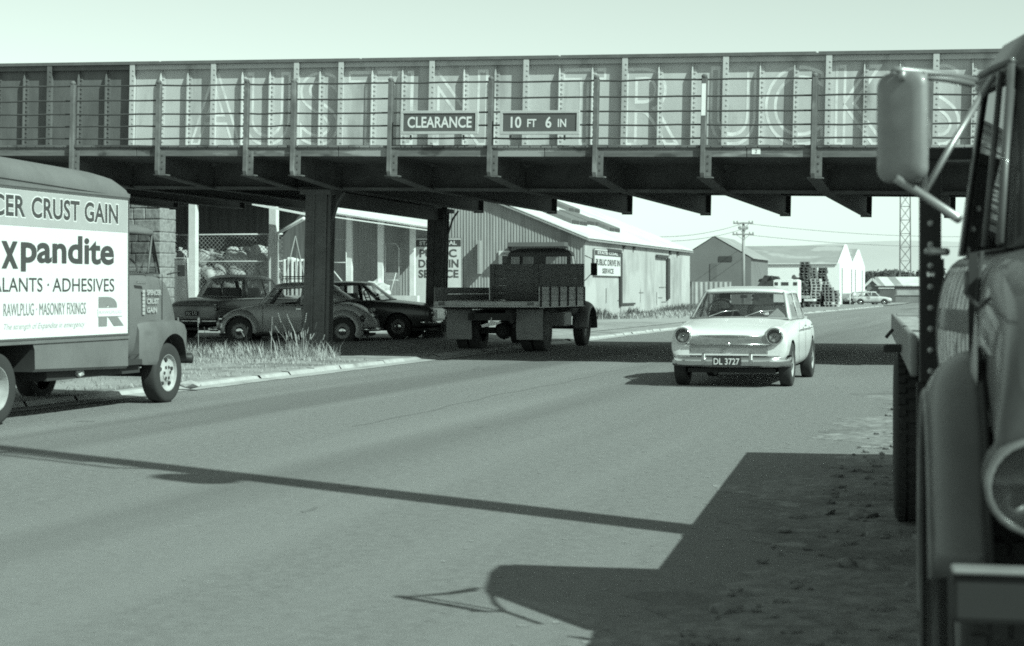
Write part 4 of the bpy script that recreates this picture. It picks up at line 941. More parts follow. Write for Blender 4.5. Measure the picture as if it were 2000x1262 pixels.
    # front wings
    for s in (-1, 1):
        rings = []; yc, zc = -2.08, .50
        for k in range(19):
            a = radians(-38 + (205)*k/18)                             # 0 = toward the rear (away), 180 = nose
            R = .60 + .03*cos(a)*0
            sec_ = [(1.05, R+.10), (1.10, R+.09), (1.155, R+.045), (1.185, R-.02), (1.182, R-.07)]
            rings.append([(s*x, yc+r_*cos(a)*1.0, zc+r_*sin(a)) for x, r_ in sec_])
        w_ = MB(); w_.loft(rings); w_ = w_.build('front_wing', M_twing, e, smooth=True, solid=.02, sub=1)
        q = MB(); q.tube([rg2[3] for rg2 in rings], .014, 6); q.build('wing_bead', mat('wing_bead_worn', .12, .45, var=.4, scale=6), w_, smooth=True)
        q = MB(); q.tube([(rg2[0][0]-s*.002, rg2[0][1], rg2[0][2]+.012) for rg2 in rings], .009, 5); q.build('wing_seam', dark, w_, smooth=True)
    # front panel, headlights, bumper
    f = MB(); f.box(-.62, .62, -2.99, -2.96, .92, 1.30)
    for k in range(8): f.box(-.60, .60, -3.02, -2.991, .94+k*.045, .96+k*.045)
    f.build('grille', M_grille, e)
    for s in (-1, 1): lamp(e, s*.965, -3.03, .915, .102, -1, bezel=mat('lamp_bezel', .22, .3, .5))
    for s in (-1, 1):
        p = MB(); p.lathe([(.118,.25),(.120,.08),(.122,-.0),(.118,-.015)], (s*.955, -3.02, .915), 'y', 24); p.build('headlamp_pod', M_tpaint, e, smooth=True)
    b = MB(); b.box(-1.16, 1.16, -3.10, -3.04, .60, .715); bo = b.build('bumper', mat('bumper_dark', .012, .7, var=.2), e, bevel=.015)
    b = MB(); b.box(-1.16, 1.16, -3.115, -3.035, .716, .731); b.build('bumper_edge', mat('bumper_edge_pale', .17, .5, var=.2), bo, bevel=.008)
    b = MB(); b.box(-.75, .75, -3.03, -2.9, .52, .82); b.build('valance', M_tpaint, e)
    for s in (-1, 1): wheel(t, cx+s*.985, -2.08, .485, .23, .27, rim_dark, s, hub=False, tread=True)
    for s in (-1, 1):
        wheel(t, cx+s*1.08, 3.35, .50, .24, .27, rim_dark, s, hub=False, tread=True, dish=.09); wheel(t, cx+s*.78, 3.35, .50, .24, .27, rim_dark, s, hub=False)
    # side mirror and its stays
    def inv(px, py, D):
        p = P(px, py, D) - Vector((1.63, 7.1, 0)); return Vector((p.x*.9794-p.y*.2018, p.x*.2018+p.y*.9794, p.z))
    D = 6.05
    mc = inv(1762, 249, D)
    def rr_(w_, h_, r_):
        out = []
        for (sx, sy, a0) in ((1,1,0),(-1,1,90),(-1,-1,180),(1,-1,270)):
            for k in range(6):
                a = radians(a0+18*k); out.append((sx*(w_-r_)+r_*cos(a), sy*(h_-r_)+r_*sin(a)))
        return out
    m = MB(); R1 = rr_(.097, .192, .05)
    mca, msa = cos(radians(-31.7)), sin(radians(-31.7))
    def rg(k, dy): return [(mc.x+x*k*mca-dy*msa, mc.y+x*k*msa+dy*mca, mc.z+z*(1-(1-k)*.5)) for x, z in R1]
    m.loft([rg(.55,-.030), rg(.85,-.024), rg(.97,-.012), rg(1,.0), rg(1,.012)], closed=True); mi_ = m.build('side_mirror', M_mirback, t, smooth=True)
    g = MB(); g.loft([rg(.96,.0121), rg(.95,.016)], closed=True); g.build('mirror_face', chrome, mi_)
    a = MB()
    top = inv(1765, 138, D); ta = inv(1905, 158, 6.3); 
    a.tube([inv(1740, 134, D), top, inv(1850, 146, 6.15), ta], .013, 8); a.tube([inv(1742, 142, D), inv(1850, 155, 6.15), inv(1900, 165, 6.25)], .012, 8)
    a.tube([inv(1762, 140, D)+Vector((0,-.03,0)), inv(1762, 160, D)+Vector((0,-.03,0))], .014, 8)
    a.build('mirror_stay', M_arm, t, smooth=True)
    a = MB(); a.tube([inv(1750, 350, D)+Vector((0,-.03,0)), inv(1805, 382, D), inv(1872, 428, 5.85)], .016, 8); a.tube([inv(1802, 384, D), inv(1860, 280, 6.1), inv(1940, 150, 6.25)], .012, 8)
    a.tube([inv(1806, 140, D), inv(1806, 384, D)], .010, 8); a.build('mirror_stay', M_arm, t, smooth=True)
    s = MB(); s.tube([inv(1812, 490, 6.6), inv(1850, 492, 6.5)], .014, 8); s.blob(inv(1818, 490, 6.6), (.03, .03, .02), 1, 0); s.build('marker_lamp', M_arm, t, smooth=True)
    return t
make_near()
# ------------------------------------------------------------------ iron warehouse beyond the bridge
M_corr = mat('corrugated_grey', .245, .75, var=.2, scale=1.5, streak=(3,1,.2), rust=(.15, 1.2, .55, .75, (1,1,.2)))
M_corrw = mat('corrugated_pale', .33, .75, var=.10, scale=.9, rust=(.25, .8, .52, .7, (1,1,.5)), patch=(.39, .45, .5, .6, (1,1,1)))
M_roofw = mat('roof_iron_pale', .62, .5, var=.08, scale=.6, rust=(.48, .5, .55, .7, (1,1,1)))
M_roofg = mat('roof_iron_grey', .27, .7, var=.12, scale=.5, rust=(.36, .3, .56, .62, (1,1,1)))
M_trim = mat('timber_trim_grey', .24, .8, var=.15); M_postw = mat('post_white', .60, .7, var=.12, scale=3); M_fasc = mat('gutter_white', .80, .5, var=.04)
M_vdark = mat('black_paint_matt', .045, .8); M_signw = mat('notice_white', .55, .6, var=.06)
def corr(mb, x0, x1, zb, ztop, y, pitch=.14, amp=.013, mi=0, axis='x'):
    n = max(2, int(abs(x1-x0)/pitch)*4); vs = []
    for i in range(n+1):
        x = x0+(x1-x0)*i/n; o = amp*sin(2*pi*i/4+.6); zt = ztop(x) if callable(ztop) else ztop
        for z in (zb, zt): vs.append((x, y+o, z) if axis == 'x' else (y+o, x, z))
    mb.add(vs, [(2*i, 2*i+2, 2*i+3, 2*i+1) for i in range(n)], mi)
def warehouse():
    c = P(1142, 462, 78); W = Vector((c.x, c.y, 0)); EH = c.z
    t = thing('iron_warehouse', 'corrugated iron warehouse with a long pale side wall and lit roof', 'warehouse', W, GRID)
    L = 27.0; wd = 24.0; sl = .405
    org = (W.x, W.y)
    top = lambda x: EH + sl*min(-x, wd+x)
    b = MB(); corr(b, -wd, 0, -.2, lambda x: top(x)-.02, 0); b.build('gable_wall', M_corr, t)
    # side wall with small laps
    b = MB(); corr(b, 0, L, -.2, EH-.02, 0, .16, .012, axis='y'); sw = b.build('side_wall', M_corrw, t)
    b = MB(); corr(b, -wd, 0, -.2, lambda x: top(x)-.02, L); b.build('rear_wall', M_corr, t)
    b = MB(); corr(b, 0, L, -.2, EH-.02, -wd, .16, .012, axis='y'); b.build('side_wall', M_corrw, t)
    b = MB()
    for s in (0, 1):
        xe, xr = (.18, -wd/2) if s == 0 else (-wd-.18, -wd/2); ze = EH-.08; zr = EH+sl*wd/2
        b.add([(xe,-.05,ze),(xe,L+.1,ze),(xr,L+.1,zr),(xr,-.05,zr),(xe,-.05,ze+.05),(xe,L+.1,ze+.05),(xr,L+.1,zr+.05),(xr,-.05,zr+.05)],[(0,3,2,1),(4,5,6,7),(0,1,5,4),(1,2,6,5),(2,3,7,6),(3,0,4,7)])
    ro = b.build('roof', M_roofw, t)
    b = MB(); b.bar((.2,-.085,EH-.16),(-wd/2,-.085,EH-.09+sl*wd/2),.05,.30,up=(0,1,0)); b.bar((-wd-.2,-.085,EH-.16),(-wd/2,-.085,EH-.09+sl*wd/2),.05,.30,up=(0,1,0)); b.build('bargeboard', M_trim, t)
    b = MB(); b.box(.10,.2,-.05,L+.1,EH-.2,EH-.12); b.build('gutter', M_trim, t)
    # ventilator boxes standing on the roof slope
    for px0, py0, px1, py1 in ((1077,418,1146,443),(1120,425,1165,440),(1150,432,1213,457),(1092,402,1115,411)):
        # solve the depth where the ray meets the roof plane
        def roofpt(px, py):
            r = (px-1000)/FPX; best = None
            for k in range(1200):
                D = 76+k*.03; X = r*D; lx, ly = grid(X, D, org); z = EYE-(py-HOR)*D/FPX
                if lx <= .2 and z <= EH+sl*-lx: return lx, ly
            return -6, 12
        (xa, ya) = roofpt(px0, py0+5); (xb, yb) = roofpt(px1, py1)
        ya, yb = sorted((ya, yb)); xm = (xa+xb)/2
        if yb-ya > 14: yb = ya+14
        z0 = EH-sl*xm
        b = MB(); b.prism([(xm-.9, z0+.42+.2), (xm+.5, z0+.42-.35), (xm+.5, z0-.35), (xm-.9, z0+.1)], ya, yb, 'xz'); o = b.build('roof_ventilator', mat('ventilator_grey', .13, .8, var=.2), ro)
        b = MB(); n = max(2, int((yb-ya)/2))
        for k in range(n): b.box(xm+.501, xm+.53, ya+(yb-ya)*k/n+.15, ya+(yb-ya)*(k+1)/n-.1, z0-.14, z0+.02)
        b.build('louvre', M_vdark, o)
    b = MB()
    for k in range(6): b.box(-wd/2-.06, -wd/2+.06, 6+k*3.6, 6.4+k*3.6, EH+sl*wd/2, EH+sl*wd/2+.25)
    b.build('ridge_cap', M_roofg, ro)
    # gable wall furniture
    g = lambda px: gx(px, 0, org)
    gz = lambda px, py: EYE-(py-HOR)*(org[1]-.2726*g(px))/FPX
    b = MB(); b.box(g(1000), g(1110), -.75, -.02, gz(1050,482), gz(1050,474)); b.add([(g(1000),-.75,gz(1050,482)),(g(1000),-.02,gz(1050,482)),(g(1000),-.02,gz(1050,500))],[(0,1,2)]); b.build('door_hood', mat('hood_grey', .10, .8), t)
    b = MB(); b.box(g(975), g(1000), -.08, -.03, 0, gz(985,490)); d = b.build('office_door', M_signw, t); b = MB(); b.box(g(982), g(998), -.09, -.081, gz(985,535), gz(985,500)); b.build('pane', mat('pane_dark', .06, .15, coat=.5), d); text('lettering', 'OFFICE', M_vdark, d, (g(979), -.082, gz(985,499)), (1,0,0), (0,0,1), .13, g(998)-g(979), fat=.02)
    b = MB(); b.box(g(938), g(942), -.45, -.02, gz(940,535), gz(940,470)); b.build('wall_bracket', M_trim, t)
    # sliding doors with their dark tracks on the long wall
    def wy(px, py=0):
        r = (px-1000)/FPX; D = (org[1]*.2726*-1+0)/1  # placeholder, replaced below
        return 0
    def wally(px):                                                  # local y on the side wall seen at column px
        r = (px-1000)/FPX; return (r*org[1]-org[0])/(.2726-.962*r)
    def wallz(px, py): D = org[1]+.962*wally(px); return EYE-(py-HOR)*D/FPX
    for k, (xl, xr, yl, yt, yb) in enumerate(((1182,1208,483,490,596),(1279,1300,497,501,584))):
        d = MB(); d.box(.02, .06, wally(xr)+.3, wally(xr)+4.6, -.05, wallz(xr, yt)-.02); dd = d.build('sliding_door', M_corrw, t)
        d = MB(); d.box(.06, .16, wally(xl), wally(xr)+.05, wallz(xr,yt)-.10, wallz(xr,yt)+.05); d.box(.06, .15, wally(xr), wally(xr)+(.28 if k == 0 else .62), wallz(xr,yb), wallz(xr,yt)-.101)
        if k == 0: d.box(.06, .14, wally(xr)+.281, wally(xr)+3.4, wallz(xr,yb), wallz(xr,yb)+.09)
        d.build('door_track', M_vdark, dd)
        d = MB(); 
        for q in (0, 2.4): d.box(.06, .13, wally(xr)+q+.9, wally(xr)+q+1.15, wallz(xr,yt)+.1, wallz(xr,yt)+.32)
        d.build('roller', M_vdark, dd)
    b = MB(); random.seed(3)
    for k in range(14):
        y = random.uniform(4, L-2); z = random.uniform(.6, 1.6); 
        if random.random() < .5: b.box(.021, .026, y, y+.05, z-.7, z)
        else: b.box(.021, .026, y, y+random.uniform(.6,1.8), z, z+.04)
    b.build('lap_shade_strips', mat('lap_shadow', .16, .8), sw)  # thin dark strips paint in the shade at the sheet laps
    return t, org, g, gz, wally, wallz, EH
wh, WORG, wg, wgz, wally, wallz, WEH = warehouse()
def notice(name, label, W_, H_, loc, rz, head, lines, htop):
    s = thing(name, label, 'sign', loc, rz)
    b = MB(); b.box(-W_/2, W_/2, -.02, .02, 0, H_); b.build('panel', M_signw, s)
    b = MB(); b.box(-W_/2+.03, W_/2-.03, -.026, -.0201, H_-htop, H_-.06); b.build('header', mat('notice_header', .05, .6), s)
    text('header_lettering', head, M_signw, s, (-W_*.40, -.027, H_-htop+htop*.2), (1,0,0), (0,0,1), htop*.48, W_*.8, fat=.03)
    for wd_, x0, x1, z0, z1 in lines: text('lettering', wd_, mat('notice_letter', .07, .6), s, (-W_/2+x0*W_, -.022, z0*H_), (1,0,0), (0,0,1), (z1-z0)*H_, (x1-x0)*W_, fat=.035)
    b = MB(); b.box(-W_/2-.03, -W_/2, -.03, .03, 0, H_+.03); b.box(W_/2, W_/2+.03, -.03, .03, 0, H_+.03); b.box(-W_/2, W_/2, -.03, .03, H_, H_+.03); b.build('frame', M_trim, s)
    return s
xa, xb = wg(812), wg(903); zt = wgz(857, 466); zb = wgz(857, 600)
q = Vector((WORG[0], WORG[1], 0)) + UB*(xa+xb)/2 + UR*-.12 + Vector((0,0,zb))
Hn = zt-zb
fr = lambda py: (wgz(857, py)-zb)/Hn
notice('notice_board', 'tall white notice with STATE COAL header on the corrugated gable wall', xb-xa, Hn, q, GRID, 'STATE COAL',
       [('PUBLIC', .10, .90, fr(503), fr(487)), ('DRIVE IN', .08, .94, fr(523), fr(507)), ('SERVICE', .08, .94, fr(543), fr(527))], wgz(857,466)-wgz(857,482))
ya, yb = wally(1157), wally(1207.5); zt = wallz(1160, 486); zb = wallz(1160, 538)
q = Vector((WORG[0], WORG[1], 0)) + UB*.09 + UR*(ya+yb)/2 + Vector((0,0,zb))
notice('notice_board', 'white notice with dark header on the sunlit side wall of the warehouse', yb-ya, zt-zb, q, GRID+pi/2, 'STATE COAL',
       [('PUBLIC DRIVE IN', .04, .98, .38, .63), ('SERVICE', .28, .72, .08, .28)], (zt-zb)*.24)

# ------------------------------------------------------------------ open shed, its fence, and what is stored in it
def shed():
    D = 52.0; o = P(378, 390, D); org = (o.x, o.y)
    t = thing('open_shed', 'dark open fronted shed with white posts behind the parked cars', 'shed', (o.x, o.y, 0), GRID)
    zt = o.z+.35
    g = lambda px, tt=0: gx(px, tt, org)
    def z(px, py, tt=0): return EYE-(py-HOR)*(org[1]-.2726*g(px, tt)+.962*tt)/FPX
    for px in (378, 535):
        b = MB(); x = g(px); b.box(x-.115, x+.115, -.11, .11, 0, zt-.1); b.build('post', M_postw, t, bevel=.01)
    xr = g(560)+.4
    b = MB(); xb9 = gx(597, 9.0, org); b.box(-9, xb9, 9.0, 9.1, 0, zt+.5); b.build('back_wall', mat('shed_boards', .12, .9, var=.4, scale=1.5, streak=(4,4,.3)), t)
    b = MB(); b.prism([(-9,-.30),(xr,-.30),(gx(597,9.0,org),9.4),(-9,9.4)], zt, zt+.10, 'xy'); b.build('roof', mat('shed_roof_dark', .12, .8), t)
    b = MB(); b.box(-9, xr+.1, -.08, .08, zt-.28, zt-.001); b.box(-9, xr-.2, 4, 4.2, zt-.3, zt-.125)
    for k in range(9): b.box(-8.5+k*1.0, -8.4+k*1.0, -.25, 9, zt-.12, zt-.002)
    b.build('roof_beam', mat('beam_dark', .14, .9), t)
    # white gutter board sloping down to the right, with its downpipe
    a0 = Vector((g(495, -.5), -.5, z(495, 399, -.5))); a1 = Vector((g(600, -.5), -.5, z(600, 419, -.5)))
    b = MB(); b.bar(a0, a1, .06, .19, up=(0,1,0)); b.bar(a0+Vector((0,.03,.14)), a1+Vector((0,.03,.21)), .10, .05, up=(0,1,0)); b.build('white_gutter', M_fasc, t)
    p = MB(); x = g(545); p.tube([(g(604,-.6), -1.0, z(600,428,-.6)), (x, -.16, z(545,457)), (x, -.16, .1)], .055, 8); p.build('downpipe', M_postw, t, smooth=True)
    return t, org, g, z, zt
sh_, SORG, sg, sz, SZT = shed()
def swp(x, y, z=0): return Vector((SORG[0], SORG[1], 0)) + UB*x + UR*y + Vector((0,0,z))
M_wire = mat('chain_wire', .34, .5, .4); M_fpipe = mat('fence_pipe', .50, .5, var=.1)
def fence(label, x0, x1, y, ztop, zmid, posts, diag=True, pitch=.13):
    t = thing('wire_fence', label, 'fence', swp(x0, y), GRID); L = x1-x0
    b = MB(); b.tube([(0,0,ztop),(L,0,ztop)], .028, 6); b.build('rail', M_fpipe, t, smooth=True)
    for zr_ in (zmid, .1): b = MB(); b.tube([(0,0,zr_),(L,0,zr_)], .018, 6); b.build('rail', M_fpipe, t, smooth=True)
    for px in posts: b = MB(); b.tube([(px,0,0),(px,0,ztop)], .035, 7); b.build('fence_post', M_fpipe, t, smooth=True)
    w_ = MB()
    h = ztop-.1; n = int((L+h)/pitch)
    for k in range(n):
        for s in (1, -1):
            xs = k*pitch - h; a = (max(0, xs), max(0, -xs)); e_ = (min(L, xs+h), 0); zb = a[1] if xs < 0 else 0; ze = e_[0]-xs
            if ze <= zb: continue
            X0, X1 = a[0], e_[0]
            if s < 0: X0, X1 = L-X0, L-X1
            p0 = Vector((X0, s*.004, .1+zb)); p1 = Vector((X1, s*.004, .1+ze)); d = (p1-p0).normalized(); nn = Vector((-d.z, 0, d.x))*.0055
            w_.add([p0-nn, p0+nn, p1+nn, p1-nn], [(0,1,2,3)])
    w_.build('wire_mesh', M_wire, t); return t
z1 = sz(420, 459, .35); zm = sz(420, 511, .35)
fence('tall chain link fence across the front of the open shed', sg(300, .16), sg(552, .16), .16, z1, zm, [0.02, sg(368,.16)-sg(300,.16), sg(525,.16)-sg(300,.16)])
gt = thing('pipe_gate', 'white pipe framed gate leaning beside the stone wall of the shed', 'gate', swp(sg(318,-.3), -.3), GRID)
b = MB(); x = sg(367,-.3)-sg(318,-.3); zg = sz(340, 504, -.3); b.tube([(0,0,.1),(0,0,zg),(x,0,zg),(x,0,.1),(0,0,.1)], .03, 6); b.build('gate_frame', M_fpipe, gt, smooth=True)
b = MB()
for k in range(40): b.bar((x*k/40, .0, .12), (x*k/40, .0, zg-.02), .006)
b.build('wire_mesh', M_wire, gt)
# stone end wall on the left
M_stone = mat('rough_stone', .24, .95, var=.35, scale=7, bump=1.0, bscale=9, rust=(.16, 3.5, .55, .66, (1,1,1)))
sw_ = thing('stone_wall', 'rough stone end wall standing behind the box van', 'wall', swp(sg(313,-1.2), -1.2), GRID)
b = MB(); random.seed(11)
zz = 0
while zz < 4.5:
    hh = random.uniform(.28, .42); xx = -4.2+random.uniform(0,.3)
    while xx < -.001:
        ww = random.uniform(.35, .75); x1 = min(0, xx+ww); 
        if -x1 < .3: x1 = 0
        j = random.uniform(-.015, .015); b.box(xx+.006, x1-.006*(x1 < 0), j, 1.0+j, zz+.006, zz+hh-.006); xx = x1
    zz += hh
b.build('stones', M_stone, sw_, bevel=.03); b = MB(); b.box(-4.2, -.02, .05, .95, 0, 4.45); b.build('mortar', mat('mortar', .21, .95), sw_)
# loading platform with sacks and tied bundles
pf = thing('loading_platform', 'timber loading platform carrying the heap of sacks behind the fence', 'platform', swp(sg(300,.3), .3), GRID)
PW = sg(600,.3)-sg(300,.3)
b = MB(); b.box(0, PW, 0, 2.2, 1.02, 1.16); b.build('deck', M_trim, pf)
for k in range(5): b = MB(); b.box(PW*k/4.2+.1, PW*k/4.2+.3, .1, 2.0, 0, 1.019); b.build('trestle', M_trim, pf)
random.seed(5)
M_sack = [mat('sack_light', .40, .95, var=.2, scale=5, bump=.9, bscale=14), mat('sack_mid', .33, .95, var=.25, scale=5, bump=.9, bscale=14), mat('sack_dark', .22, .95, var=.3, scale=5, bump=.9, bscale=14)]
protos = []
for m in range(3):
    for k in range(2):
        b = MB(); b.blob((0,0,.25), (.36, .24, .26), 3, .28); b.lathe([(.12,.40),(.05,.49),(.10,.55),(.04,.56)], (random.uniform(-.12,.12),.03,0), 'z', 9); protos.append(b.mesh('sack', M_sack[m]))
        for p_ in protos[-1].polygons: p_.use_smooth = True
rowpx = {0: list(range(322, 545, 26)), 1: list(range(334, 545, 27)), 2: [330, 352, 404, 425, 462, 484, 506, 522]}
tones = ('pale', 'grey', 'dark')
order = ('bottom', 'middle', 'top')
for r in range(3):
    for i, px in enumerate(rowpx[r]):
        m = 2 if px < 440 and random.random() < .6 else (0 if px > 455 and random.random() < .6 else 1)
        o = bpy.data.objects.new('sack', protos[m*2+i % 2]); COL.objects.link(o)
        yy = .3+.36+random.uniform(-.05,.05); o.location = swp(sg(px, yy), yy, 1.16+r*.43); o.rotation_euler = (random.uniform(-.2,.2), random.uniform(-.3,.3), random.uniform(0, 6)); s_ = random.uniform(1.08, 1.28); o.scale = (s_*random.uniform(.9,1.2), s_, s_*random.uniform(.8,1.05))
        where = 'left of the first white shed post' if px < 365 else ('between the two white shed posts')
        tag(o, '%s sack in the %s row of the heap, %s' % (tones[m], order[r], where), 'sack', 'sacks heaped behind the wire fence')
# lean-to with a bright gutter against the warehouse gable, its white posts, gates and scale
lt_ = thing('lean_to', 'open lean-to with a bright white gutter against the corrugated gable', 'shed', Vector((WORG[0], WORG[1], 0)) + UB*gx(640, -2.3, WORG) + UR*-2.3, GRID)
LO = lt_.location; lorg = (LO.x, LO.y)
lg = lambda px, tt=0: gx(px, tt, lorg)
def lwp(px, tt, z=0): return Vector((lorg[0], lorg[1], 0)) + UB*lg(px, tt) + UR*tt + Vector((0,0,z))
def lz(px, py, tt=0): return EYE-(py-HOR)*(lorg[1]-.2726*lg(px, tt)+.962*tt)/FPX
p0 = Vector((lg(632,-.75), -.75, lz(632, 421, -.75))); p1 = Vector((lg(838,-.75), -.75, lz(838, 450, -.75)))
b = MB(); b.bar(p0, p1, .05, .34, up=(0,1,0)); b.bar(p0+Vector((0,.06,.28)), p1+Vector((0,.06,.17)), .05, .12, up=(0,1,0)); b.build('white_gutter', M_fasc, lt_)
b = MB(); b.loft([[tuple(p0+Vector((0,.05,.16))), tuple(p1+Vector((0,.05,.10)))], [tuple(p0+Vector((0,3.0,.75))), tuple(p1+Vector((0,3.0,.55)))]]); b.build('roof', M_roofw, lt_, solid=.04)
for px, wpx in ((683, 11), (744, 11), (806, 10)):
    b = MB(); x = lg(px); ww = wpx*lorg[1]/FPX/2; t_ = (x-p0.x)/(p1.x-p0.x); b.box(x-ww, x+ww, -.1, .1, 0, p0.z+(p1.z-p0.z)*t_+.15); b.build('post', M_postw, lt_, bevel=.01)
gt2 = thing('wire_gate', 'wire gate with a diagonal brace between the lean-to posts', 'gate', lwp(753, .0), GRID)
w2 = lg(777)-lg(751); zg = lz(765, 476)
b = MB(); b.tube([(0,0,.1),(0,0,zg),(w2*.8,0,zg),(w2,0,zg-.2),(w2,0,.1),(0,0,.1)], .022, 6); b.tube([(0,0,.5),(w2*.8,0,zg*.62)], .02, 6); b.tube([(0,0,zg*.52),(w2,0,zg*.52)], .02, 6); b.build('gate_frame', M_fpipe, gt2, smooth=True)
b = MB()
for k in range(30): b.bar((w2*k/30, .0, .12), (w2*k/30, .0, zg*.62), .012)
b.build('wire_mesh', M_wire, gt2)
gt3 = thing('wire_gate', 'wire gate with a long sloping stay behind the front bridge column', 'gate', lwp(640, -.2), GRID)
w3 = lg(676)-lg(640); b = MB(); b.tube([(0,0,.1),(0,0,lz(660,468)),(w3,0,lz(660,468)),(w3,0,.1)], .022, 6); b.tube([(0,0,lz(660,515)),(w3,0,lz(660,560))], .03, 6); b.tube([(0,0,lz(660,513)),(w3,0,lz(660,513))], .02, 6); b.build('gate_frame', M_fpipe, gt3, smooth=True)
b = MB(); zz3 = lz(660,513)
for k in range(-14, 26):
    for s in (1,-1):
        a = Vector((k*.08, 0, .1)); e_ = Vector((k*.08+s*zz3*.7, 0, zz3))
        if min(a.x,e_.x) >= -.4 and max(a.x,e_.x) <= w3+.4: b.bar(a, e_, .014)
b.build('wire_mesh', M_wire, gt3)
random.seed(12); b = MB(); bm_ = bmesh.new(); bmesh.ops.create_icosphere(bm_, subdivisions=4, radius=1)
for v_ in bm_.verts:
    q_ = v_.co.copy(); k_ = 1+.16*sin(4*q_.x+1)*sin(5*q_.y)+.10*abs(sin(7*q_.x+3*q_.z))-.12*abs(sin(5*q_.x-6*q_.z+2))+.05*sin(13*q_.z+9*q_.x)
    v_.co = Vector((q_.x*.62*k_, q_.y*.45*k_, max(-.25, q_.z)*.62*k_+.16))
b.add([tuple(v_.co) for v_ in bm_.verts], [tuple(x.index for x in f_.verts) for f_ in bm_.faces]); bm_.free()
sk = b.build('tarpaulin_bundle', mat('tarpaulin', .40, .85, var=.3, scale=3), None, loc=lwp(734, -.3, 1.0)); tag(sk, 'crumpled pale tarpaulin bundle by the middle lean-to post', 'bundle')
bl = thing('bale_stand', 'low dark stand carrying the crumpled tarpaulin bundle', 'stand', lwp(734, -.3), GRID)
b = MB(); b.box(-1.0, 1.0, -.5, .5, .85, 1.0); b.build('stand_top', M_trim, bl)
for sx in (-.9, .8): b = MB(); b.box(sx, sx+.12, -.4, .4, 0, .849); b.build('leg', M_trim, bl)
hs = thing('scale_frame', 'tripod weighing frame of thin pipes in front of pale stacked bags', 'frame', swp(sg(577,.3), .3), GRID)
b = MB(); za = sz(577, 461, .3)
for dx, dy in ((-.75, 0), (.7, 0), (0, .4)): b.tube([(0,0,za),(dx,dy,0)], .016, 6)
b.build('tripod', M_trim, hs, smooth=True)
st_ = thing('bag_stack', 'pale stack of upright bags right of the second white shed post', 'bags', swp(sg(577,.8), .8), GRID)
b = MB(); ww = sg(606,.8)-sg(551,.8); zz_ = sz(575,501,.8)
for k in range(7): b.box(-ww/2+ww*k/7+.015, -ww/2+ww*(k+1)/7-.015, random.uniform(0,.05), .5, 0, zz_-random.uniform(0,.12))
b.build('bags', mat('bag_pale', .52, .9, var=.15, scale=4), st_, bevel=.05)
# low white wall behind the low saloon
lw = thing('low_white_wall', 'low white wall glimpsed through the windows of the parked cars', 'wall', swp(sg(548,-.7), -.7), GRID)
b = MB(); b.box(0, sg(815,-.7)-sg(548,-.7), 0, .2, 0, 1.2); b.build('masonry', M_postw, lw)
# ------------------------------------------------------------------ across the yard
def far_root(name, label, cat, px, D, group=None): 
    return thing(name, label, cat, ((px-1000)*D/FPX, D, dip(D)), GRID, group)
def fz(py, D): return EYE-(py-HOR)*D/FPX - dip(D)
# grey gabled shed
D = 165.0; gs = far_root('gabled_shed', 'dark grey gabled shed beyond the utility pole', 'shed', 1328, D); go = (gs.location.x, gs.location.y)
fg = lambda px: gx(px, 0, go)
w1 = fg(1467); xa = fg(1395); ze = fz(505, D); za = fz(463, D)
M_fargrey = mat('far_iron_grey', .15, .8, var=.1, scale=.5); M_farwhite = mat('far_white_wall', .74, .6, var=.03, scale=.3)
b = MB(); b.prism([(0, 0), (w1, 0), (w1, ze), (xa, za), (0, ze)], 0, 12, 'xz'); b.build('walls', M_fargrey, gs)
b = MB()
for s0, s1 in (((-.25, ze-.05), (xa, za+.08)), ((w1+.25, ze-.05), (xa, za+.08))): b.add([(s0[0],-.05,s0[1]),(s1[0],-.05,s1[1]),(s1[0],12.3,s1[1]),(s0[0],12.3,s0[1])], [(0,1,2,3)])
b.build('roof', M_roofg, gs)
b = MB(); b.box(fg(1404), fg(1430), -.06, -.01, fz(511,D), fz(501,D)); b.build('louvre', M_vdark, gs); b = MB(); b.box(fg(1387), fg(1400), -.06, -.01, 0, fz(515,D)); b.build('door', mat('far_door', .12, .8), gs)
b = MB(); b.box(0, fg(1350), -.10, -.02, fz(560,D), fz(549,D)); b.build('dark_skirt', M_vdark, gs)
# long white building
D = 182.0; wb = far_root('white_store', 'long white store with a big grey roof and twin gables', 'building', 1640, D); wo = (wb.location.x, wb.location.y)
fg = lambda px: gx(px, 0, wo)
LX = fg(1400); ze = fz(514, D); za = ze+2.05; dep = 17.0
b = MB(); b.box(LX, 0, 0, dep*2, 0, ze); b.prism([(0, ze), (dep/2, za+.12), (dep, ze), (dep*1.5, za-.1), (dep*2, ze)], -.25, 0.001, 'yz'); b.build('walls', M_farwhite, wb)
b = MB()
for o_ in (0, dep):
    b.add([(LX-.3,-.06+o_,ze-.08),(-.26,-.06+o_,ze-.08),(-.26,dep/2+o_,za),(LX-.3,dep/2+o_,za)], [(0,1,2,3)]); b.add([(LX-.3,dep+o_,ze),(-.26,dep+o_,ze),(-.26,dep/2+o_,za),(LX-.3,dep/2+o_,za)], [(0,1,2,3)])
b.build('roof', M_roofg, wb)
b = MB(); b.box(LX, -.3, -.14, -.07, ze-.20, ze-.06); b.build('gutter', M_trim, wb)
for y0 in (2.2, 14, 19, 29): 
    b = MB(); b.box(.001, .10, y0, y0+.3, 0, fz(525, 190)); b.build('downpipe', M_trim, wb)
b = MB(); b.box(fg(1471), fg(1473.5), -.4, -.02, 0, ze-.2); b.build('downpipe', M_trim, wb)
